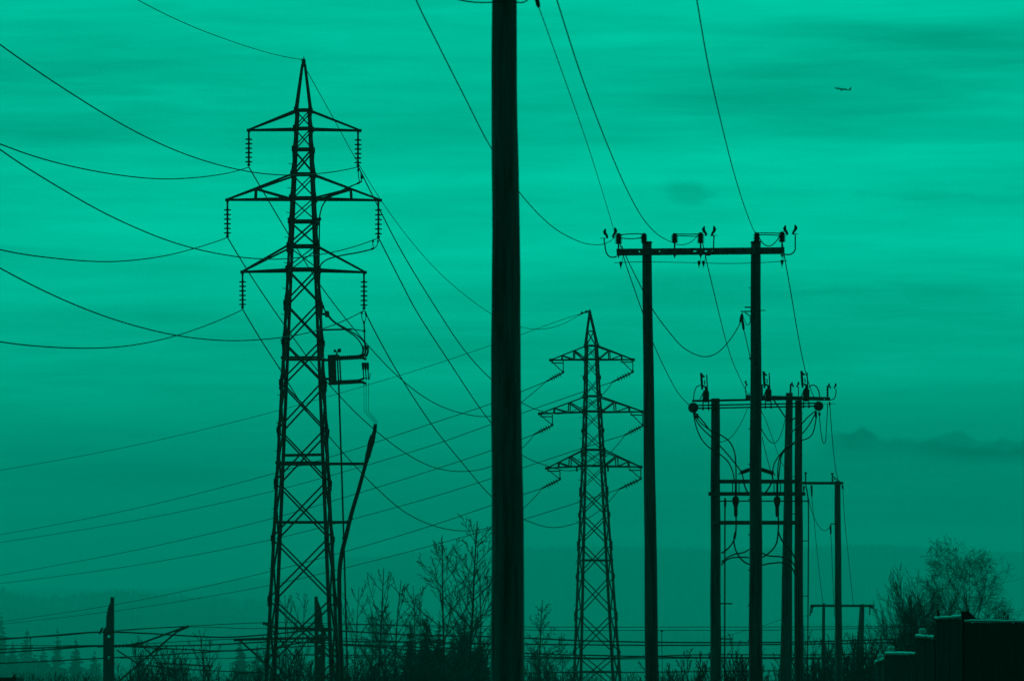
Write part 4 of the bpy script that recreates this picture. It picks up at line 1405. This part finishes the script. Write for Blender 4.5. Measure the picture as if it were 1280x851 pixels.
WILLOW = kind(levels=3, seg=[12, 8, 6, 4], wob=[0.02, 0.03, 0.04, 0.05], up=[0.03, 0.06, 0.04, 0.02], n=[17, 8, 5], len=[0.48, 0.40, 0.40], ang=[30, 26, 28], rmin=0.010, shape='plain', start=[0.12, 0.15, 0.2])
STEM = kind(levels=2, seg=[9, 6, 4], wob=[0.025, 0.035, 0.05], up=[0.03, 0.06, 0.04], n=[9, 4], len=[0.36, 0.36], ang=[32, 32], rmin=0.011, shape='cone', start=[0.25, 0.2])


def bare_tree(name, x, top, Y, P, r, seed, label, cat, group=None, stems=1, spread=0.0, lean=0.0, base_row=None):
    Y *= K
    yg = ground_row(Y)
    rng = random.Random(seed)
    p0 = at(x, yg, Y)
    Ht = (yg - top) / F * Y
    rt = thing(name, p0, label, cat, group)
    tr, cr_ = MB(), MB()
    for s in range(stems):
        a = rng.random() * 2 * math.pi
        sp_ = spread * (rng.random() ** 0.7)
        d = V((math.cos(a) * sp_ + lean, math.sin(a) * sp_, 1)).normalized()
        h = Ht * (1 if s == 0 else rng.uniform(0.62, 0.97))
        # keep the leader at its height: trunk wanders a little
        grow(tr, cr_, p0 + V((math.cos(a), math.sin(a), 0)) * (0.12 * Ht * spread * rng.random() if stems > 1 else 0) - V((0, 0, 0.1)), d, h, r * (1 if s == 0 else rng.uniform(0.6, 0.95)), 0, P, rng)
    # scale so that the highest twig really reaches the wanted height
    mz = max([v.z for v in tr.v] + [v.z for v in cr_.v])
    sc = Ht / mz
    for L_ in (tr.v, cr_.v):
        for i, v in enumerate(L_):
            L_[i] = V((p0.x + (v.x - p0.x) * sc, p0.y + (v.y - p0.y) * sc, v.z * sc if v.z > 0 else v.z))
    tr.build('trunk', M_BARK, rt)
    if cr_.v:
        cr_.build('crown', M_TWIG, rt)
    return rt


def spruce(x, top, Y, width, seed, label, group, dens=1.0):
    Y *= K
    yg = ground_row(Y)
    rng = random.Random(seed)
    p0 = at(x, yg, Y)
    Ht = (yg - top) / F * Y
    R = width / 2 / F * Y
    rt = thing('spruce_tree', p0, label, 'spruce tree', group)
    t = MB()
    t.ring_tube([p0 - V((0, 0, 0.1)), p0 + V((0, 0, Ht * 0.6)), p0 + V((0, 0, Ht))], [0.16, 0.09, 0.012], 7)
    t.build('trunk', M_BARK, rt)
    c = MB()
    nl = int(60 * dens)
    for i in range(nl):
        f = (i + rng.random()) / nl
        z = Ht * (0.06 + 0.93 * f)
        rr = R * 0.85 * (1 - f) ** 0.95 + 0.015 * R
        nb_ = max(4, int(11 * (1 - f) + 3))
        a0 = rng.random() * 6.28
        for j in range(nb_):
            a = a0 + 6.283 * j / nb_ + rng.uniform(-.3, .3)
            l = rr * rng.uniform(0.4, 1.3)
            e = V((math.cos(a), math.sin(a), 0))
            s_ = V((-math.sin(a), math.cos(a), 0))
            b0 = p0 + V((0, 0, z + rng.uniform(-.5, .5) * Ht / nl))
            for k_ in range(4):
                u = (k_ + rng.random()) / 4
                cen = b0 + e * (l * u) + V((0, 0, -l * 0.55 * u + l * 0.28 * u * u))
                wv = (0.02 * R + min(R * 0.22, l * 0.42)) * rng.uniform(0.6, 1.2) * (1.1 - 0.5 * u)
                for _ in range(2):
                    ax = (s_ * rng.uniform(-1, 1) + e * rng.uniform(0.2, 1.0)).normalized()
                    dn = V((rng.uniform(-.4, .4), rng.uniform(-.4, .4), -rng.uniform(0.4, 1.1)))
                    q = len(c.v)
                    c.v += [cen - ax * wv * 0.4, cen + ax * wv, cen + dn * wv, cen + s_ * rng.uniform(-.7, .7) * wv]
                    c.f += [(q, q + 1, q + 2), (q, q + 3, q + 1)]
    # leading shoot tufts
    c.build('crown', M_NEEDLE, rt)
    return rt


GT = 'bare slender trees behind the railway'
bare_tree('bare_tree', 582, 641, 122, SLIM, 0.10, 101, 'tallest bare tree just left of the front pole, its tip crossing the lowest wires', 'bare tree', GT)
bare_tree('bare_tree', 556, 668, 120, SLIM, 0.085, 114, 'dense bushy bare tree left of the tallest one, with a straight dark trunk', 'bare tree', GT)
bare_tree('bare_tree', 598, 706, 124, SPARSE, 0.06, 103, 'low open bare tree leaning against the left edge of the front pole', 'bare tree', GT, lean=0.04)
bare_tree('bare_tree', 471, 710, 121, SPARSE, 0.075, 104, 'bare forked sapling second to the right of the cable riser', 'bare tree', GT)
bare_tree('bare_tree', 492, 720, 123, SPARSE, 0.07, 105, 'bare sapling right of the forked one, left of the dark spruces', 'bare tree', GT)
bare_tree('bare_tree', 439, 728, 121, SPARSE, 0.045, 106, 'thin bare sapling just right of the cable riser', 'bare tree', GT)
bare_tree('bare_tree', 356, 742, 124, SPARSE, 0.045, 107, 'thin bare sapling inside the left half of the left pylon base', 'bare tree', GT)
bare_tree('bare_tree', 372, 740, 126, STEM, 0.05, 108, 'bare upright sapling in the middle of the left pylon base', 'bare tree', GT)
bare_tree('bare_tree', 256, 784, 128, STEM, 0.06, 109, 'small many branched bare tree midway between the left concrete mast and the left pylon', 'bare tree', GT, 3, 0.12)
bare_tree('bare_tree', 525, 730, 124, SPARSE, 0.05, 110, 'low crooked bare tree in front of the dark spruces', 'bare tree', GT, lean=-0.05)
GS = 'dark spruces behind the bare trees'
for i, (x, top, wd, lab) in enumerate(((513, 775, 26, 'dark pointed spruce, leftmost of the near spruce group'), (533, 769, 30, 'dark spruce with the highest tip of the near spruce group'),
                                       (549, 774, 26, 'dark spruce right behind the trunk of the bushy bare tree'), (580, 772, 32, 'dark spruce standing right of the bushy trunk, nearest the front pole'),
                                       (600, 795, 36, 'low dark spruce half hidden by the front pole'), (566, 790, 30, 'low dark spruce filling the gap between the two bare trunks'))):
    spruce(x, top, 172 + i * 5, wd * 2.6, 200 + i, lab, GS)
GM = 'misty spruces far off on the left'
for i, (x, top, wd, Y, lab) in enumerate(((72, 782, 44, 820, 'misty spire shaped spruce above the railway wires at far left, tallest there'), (95, 795, 50, 760, 'misty low spruce between the tall misty spire and the left mast'),
                                          (34, 783, 64, 950, 'faint broad misty spruce near the left picture edge'), (2, 762, 50, 900, 'faint misty spruce cut by the left picture edge'),
                                          (300, 796, 60, 560, 'misty spruce left of the left pylon foot'), (226, 818, 60, 520, 'misty low spruce behind the railway cantilever'), (322, 802, 50, 600, 'misty spruce tip right beside the left pylon leg'),
                                          (54, 806, 60, 860, 'low misty spruce at the left foot of the tallest misty spire'), (118, 812, 60, 800, 'low misty spruce touching the left side of the left concrete mast'),
                                          (16, 800, 60, 840, 'low misty spruce above the corner shed'), (176, 815, 64, 700, 'low misty spruce right behind the left cantilever arm'))):
    spruce(x, top, Y * 1.3, wd, 230 + i, lab, GM, 0.75)
GZ = 'hazy leafless trees standing far back'
bare_tree('bare_tree', 674, 749, 280, FUZZY, 0.16, 301, 'fuzzy cone shaped leafless tree right of the front pole', 'bare tree', GZ)
bare_tree('bare_tree', 704, 790, 290, FUZZY, 0.10, 302, 'low hazy leafless tree between the front pole and the far pylon', 'bare tree', GZ)
bare_tree('bare_tree', 482, 752, 290, FUZZY, 0.16, 303, 'hazy fuzzy leafless tree behind the two bare saplings', 'bare tree', GZ)
bare_tree('bare_tree', 462, 762, 280, FUZZY, 0.14, 304, 'hazy fuzzy leafless tree left of the saplings, right of the cable riser', 'bare tree', GZ)
bare_tree('bare_tree', 524, 768, 290, FUZZY, 0.13, 311, 'hazy fuzzy leafless tree showing behind the leftmost dark spruces', 'bare tree', GZ)
bare_tree('bare_tree', 568, 762, 300, FUZZY, 0.13, 312, 'hazy fuzzy leafless tree in the gap between the two tall bare trunks', 'bare tree', GZ)
bare_tree('bare_tree', 604, 772, 285, FUZZY, 0.13, 313, 'hazy fuzzy leafless tree cut by the left edge of the front pole', 'bare tree', GZ)
bare_tree('bare_tree', 335, 790, 280, FUZZY, 0.12, 305, 'hazy leafless tree behind the left pylon foot', 'bare tree', GZ)
bare_tree('bare_tree', 418, 800, 270, FUZZY, 0.12, 306, 'hazy leafless tree between the second concrete mast and the cable riser', 'bare tree', GZ)
GR = 'bare trees behind the snow topped fence'
bare_tree('birch_tree', 1214, 664, 100, BIRCH, 0.13, 437, 'big spreading birch with fine drooping twigs above the fence at right', 'birch tree', GR)
WL = ((1134, 702, 'slim upright leafless tree, leftmost above the lower fence steps'), (1160, 704, 'dense upright leafless tree between the slim one and the birch'),
      (1176, 722, 'leafless tree crowded against the left side of the birch'), (1121, 742, 'low leafless tree over the lowest fence step'), (1150, 735, 'low thick leafless tree behind the middle fence step'))
for i, (x, top, lab) in enumerate(WL):
    bare_tree('bare_tree', x, top, 98 + i * 2, WILLOW, 0.055, 430 + i, lab, 'bare tree', GR, 2, 0.06)

# brush along the railway: a few kinds of bush, copied
protos = []
for i, (n_, h_, sp_, P) in enumerate(((14, 4.6, 0.42, STEM), (18, 3.8, 0.6, STEM), (10, 5.4, 0.25, STEM), (20, 3.2, 0.7, STEM))):
    rng = random.Random(600 + i)
    rt = thing('bush', V((0, 0, 0)), 'x', 'bush', 'leafless bushes along the railway')
    st, tw = MB(), MB()
    for s in range(n_):
        a = rng.random() * 6.283
        q = sp_ * rng.random()
        d = V((math.cos(a) * q, math.sin(a) * q, 1)).normalized()
        grow(st, tw, V((math.cos(a), math.sin(a), 0)) * 0.5 * rng.random() - V((0, 0, 0.05)), d, h_ * rng.uniform(0.6, 1.0), 0.022, 0, STEM, rng)
    a = st.build('stems', M_BARK, rt)
    c = tw.build('twigs', M_TWIG, rt)
    protos.append((rt, [a, c], h_))
used = set()
bush_spots = [
    # x, top row, depth, kind, label
    (868, 806, 78, 1, 'fanned leafless bush left of the left pole of the cable frame'), (918, 792, 84, 2, 'tall thin leafless bush between the cable frame pole and the front double pole'),
    (930, 812, 80, 0, 'leafless bush touching the left side of the double pole foot'), (962, 812, 82, 1, 'leafless bush between the double pole and the thick leaning pole'),
    (1016, 780, 118, 2, 'upright leafless bush just right of the conduit of the cable frame'), (1024, 796, 110, 0, 'thick leafless bush at the left leg of the farthest double pole'),
    (1038, 786, 125, 2, 'upright leafless bush left of the slim single pole foot'), (1062, 788, 122, 0, 'thick leafless bush right of the slim single pole foot'),
    (1088, 780, 120, 2, 'upright leafless bush right of the leaning brace pole'), (1100, 800, 112, 0, 'leafless bush left of the lowest fence step'),
    (1052, 808, 108, 3, 'low wide leafless bush in front of the slim single pole foot'), (1082, 812, 104, 3, 'low wide leafless bush in front of the lowest fence step'),
    (165, 800, 132, 2, 'thin upright leafless bush right of the left concrete mast'), (184, 794, 134, 2, 'upright leafless bush under the left cantilever arm'),
    (204, 802, 133, 0, 'thick leafless bush under the end of the left cantilever'), (222, 818, 130, 1, 'fanned low leafless bush below the cantilever end'),
    (285, 826, 136, 1, 'fanned low leafless bush left of the left pylon foot'), (345, 812, 128, 0, 'leafless bush at the left leg of the left pylon'),
    (378, 806, 130, 0, 'thick leafless bush between the pylon legs left of the second mast'), (412, 818, 126, 1, 'fanned leafless bush right of the second concrete mast'),
    (445, 808, 128, 0, 'thick leafless bush right of the operating rod'), (462, 820, 118, 3, 'low wide leafless bush below the forked sapling'),
    (505, 812, 120, 1, 'fanned leafless bush below the leftmost spruce'), (542, 816, 116, 3, 'low wide leafless bush at the bushy bare tree foot'),
    (596, 798, 118, 2, 'upright leafless bush at the left edge of the front pole foot'), (664, 806, 150, 0, 'leafless bush at the right edge of the front pole'),
    (690, 826, 150, 3, 'low wide leafless bush left of the far pylon foot'), (706, 832, 148, 1, 'fanned low leafless bush touching the far pylon foot'),
    (788, 838, 150, 3, 'very low leafless bush between the far pylon and the double pole'), (842, 826, 90, 3, 'low leafless bush just right of the left leg of the front double pole'),
    (855, 832, 84, 1, 'small leafless bush at the bottom edge left of the fanned one'), (20, 838, 150, 3, 'low leafless bush behind the corner shed'),
    (70, 836, 150, 1, 'low leafless bush between the shed and the left mast'), (104, 838, 148, 3, 'low leafless bush at the foot of the left mast'),
    (1118, 800, 92, 1, 'fanned leafless bush right behind the lowest fence step'), (1142, 786, 92, 0, 'thick leafless bush behind the middle fence step'),
    (1172, 752, 92, 2, 'upright leafless bush behind the snow lump of the highest step'), (1255, 758, 96, 1, 'fanned leafless bush right of the birch above the fence'),
    (320, 832, 120, 3, 'low wide leafless bush under the pylon left foot'), (482, 800, 130, 2, 'upright leafless bush between the two bare saplings')]
rng = random.Random(77)
for (x, top, Y, kd, lab) in bush_spots:
    Y *= K
    rt, ch, h_ = protos[kd]
    yg = ground_row(Y)
    sc = ((yg - top) / F * Y) / (h_ * 0.98)
    if kd not in used:
        used.add(kd)
        o = rt
    else:
        o = rt.copy()
        COL.objects.link(o)
        for c in ch:
            c2 = c.copy()
            COL.objects.link(c2)
            c2.parent = o
    o.location = at(x, yg, Y)
    o.scale = (sc * rng.uniform(0.85, 1.15), sc, sc)
    o.rotation_euler = (0, 0, rng.random() * 6.28)
    o['label'] = lab


# far ground cover: leafless scrub that reads as one mass
def scrub(name, x0, x1, Ya, Yb, n, h0, h1, seed, label):
    rng = random.Random(seed)
    b = MB()
    for i in range(n):
        Y = rng.uniform(Ya, Yb) * K
        p = at(rng.uniform(x0, x1), ground_row(Y), Y)
        h = rng.uniform(h0, h1)
        d = V((rng.gauss(0, .18), rng.gauss(0, .18), 1)).normalized()
        q1 = p + d * h * 0.5
        q2 = q1 + (d + V((rng.gauss(0, .15), rng.gauss(0, .15), 0))).normalized() * h * 0.5
        b.ring_tube([p, q1, q2], [0.03, 0.02, 0.008], 3, cap=False)
        for j in range(9):
            f = rng.uniform(0.2, 0.95)
            s = p.lerp(q1, f * 2) if f < 0.5 else q1.lerp(q2, f * 2 - 1)
            e = s + V((rng.gauss(0, .3), rng.gauss(0, .3), rng.uniform(0.2, 0.7))) * h * 0.28
            b.ring_tube([s, e], [0.012, 0.006], 3, cap=False)
    return tag(b.build(name, M_TWIG), label, 'scrub', None, 'stuff')


scrub('scrub', -60, 1330, 185, 300, 4600, 2.6, 4.8, 91, 'dark leafless scrub massed along the bottom behind the railway')
scrub('undergrowth', -60, 1330, 112, 150, 900, 1.5, 2.8, 92, 'low tangled undergrowth along the railway')

# ---------------------------------------------------------------- aircraft
YP = 5200.0 * K
kP = YP / F
ap = thing('airliner', at(1053, 112, YP), 'tiny distant airliner crossing the sky at upper right', 'airliner')
a, c = at(1043, 110.2, YP), at(1064, 113.2, YP)
ax = (c - a).normalized()
up = V((0, 0, 1))
b = MB()
b.lathe(a, c, [(0, 0.2), (0.03, 1.1), (0.1, 1.95), (0.7, 1.95), (0.9, 1.1), (1, 0.3)], 12)
b.build('fuselage', M_PLANE, ap)
for s in (-1, 1):
    b = MB()
    r0, r1 = a.lerp(c, 0.36) - up * 1.2, a.lerp(c, 0.56) - up * 1.2
    t0 = a.lerp(c, 0.60) + V((0, s * 17, 0.8))
    t1 = a.lerp(c, 0.66) + V((0, s * 17, 0.8))
    th = V((0, 0, 0.35))
    b.v = [r0 - th, r1 - th, t1, t0, r0 + th, r1 + th, t1 + th * 0.6, t0 + th * 0.6]
    b.f = [(3, 2, 1, 0), (4, 5, 6, 7), (0, 1, 5, 4), (1, 2, 6, 5), (2, 3, 7, 6), (3, 0, 4, 7)]
    b.build('wing', M_PLANE, ap)
    b = MB()
    e0 = a.lerp(c, 0.36) + V((0, s * 5.5, -2.6))
    b.lathe(e0, e0 + ax * 4.6, [(0, 0.9), (0.3, 1.25), (1, 0.6)], 10)
    b.build('engine', M_PLANE, ap)
    b = MB()
    r0, r1 = a.lerp(c, 0.88), a.lerp(c, 0.97)
    t0 = a.lerp(c, 0.96) + V((0, s * 6, 0.4))
    t1 = a.lerp(c, 1.0) + V((0, s * 6, 0.4))
    th = V((0, 0, 0.2))
    b.v = [r0 - th, r1 - th, t1, t0, r0 + th, r1 + th, t1 + th, t0 + th]
    b.f = [(3, 2, 1, 0), (4, 5, 6, 7), (0, 1, 5, 4), (1, 2, 6, 5), (2, 3, 7, 6), (3, 0, 4, 7)]
    b.build('tailplane', M_PLANE, ap)
b = MB()
q = [a.lerp(c, 0.84) + up * 1.2, a.lerp(c, 0.985) + up * 0.6, a.lerp(c, 1.03) + up * 7.2, a.lerp(c, 0.975) + up * 7.2]
th = V((0, 0.3, 0))
b.v = [p - th for p in q] + [p + th for p in q]
b.f = [(0, 1, 2, 3), (7, 6, 5, 4), (0, 4, 5, 1), (1, 5, 6, 2), (2, 6, 7, 3), (3, 7, 4, 0)]
b.build('tail_fin', M_PLANE, ap)

# ---------------------------------------------------------------- evening haze
hz = MB()
hz.box(V((0, 6300, 174)), 12400, 12900, 350)
o = hz.build('haze', M_STEEL)
tag(o, 'evening haze over the whole valley', None, None, 'stuff')
mh = bpy.data.materials.new('evening_haze')
mh.use_nodes = True
t = mh.node_tree
t.nodes.clear()
vo = t.nodes.new('ShaderNodeVolumePrincipled')
vo.inputs['Color'].default_value = (0.9, 0.92, 0.92, 1)
vo.inputs['Density'].default_value = 0.0004 / K
vo.inputs['Anisotropy'].default_value = 0.2
mo = t.nodes.new('ShaderNodeOutputMaterial')
t.links.new(vo.outputs[0], mo.inputs['Volume'])
o.data.materials.clear()
o.data.materials.append(mh)
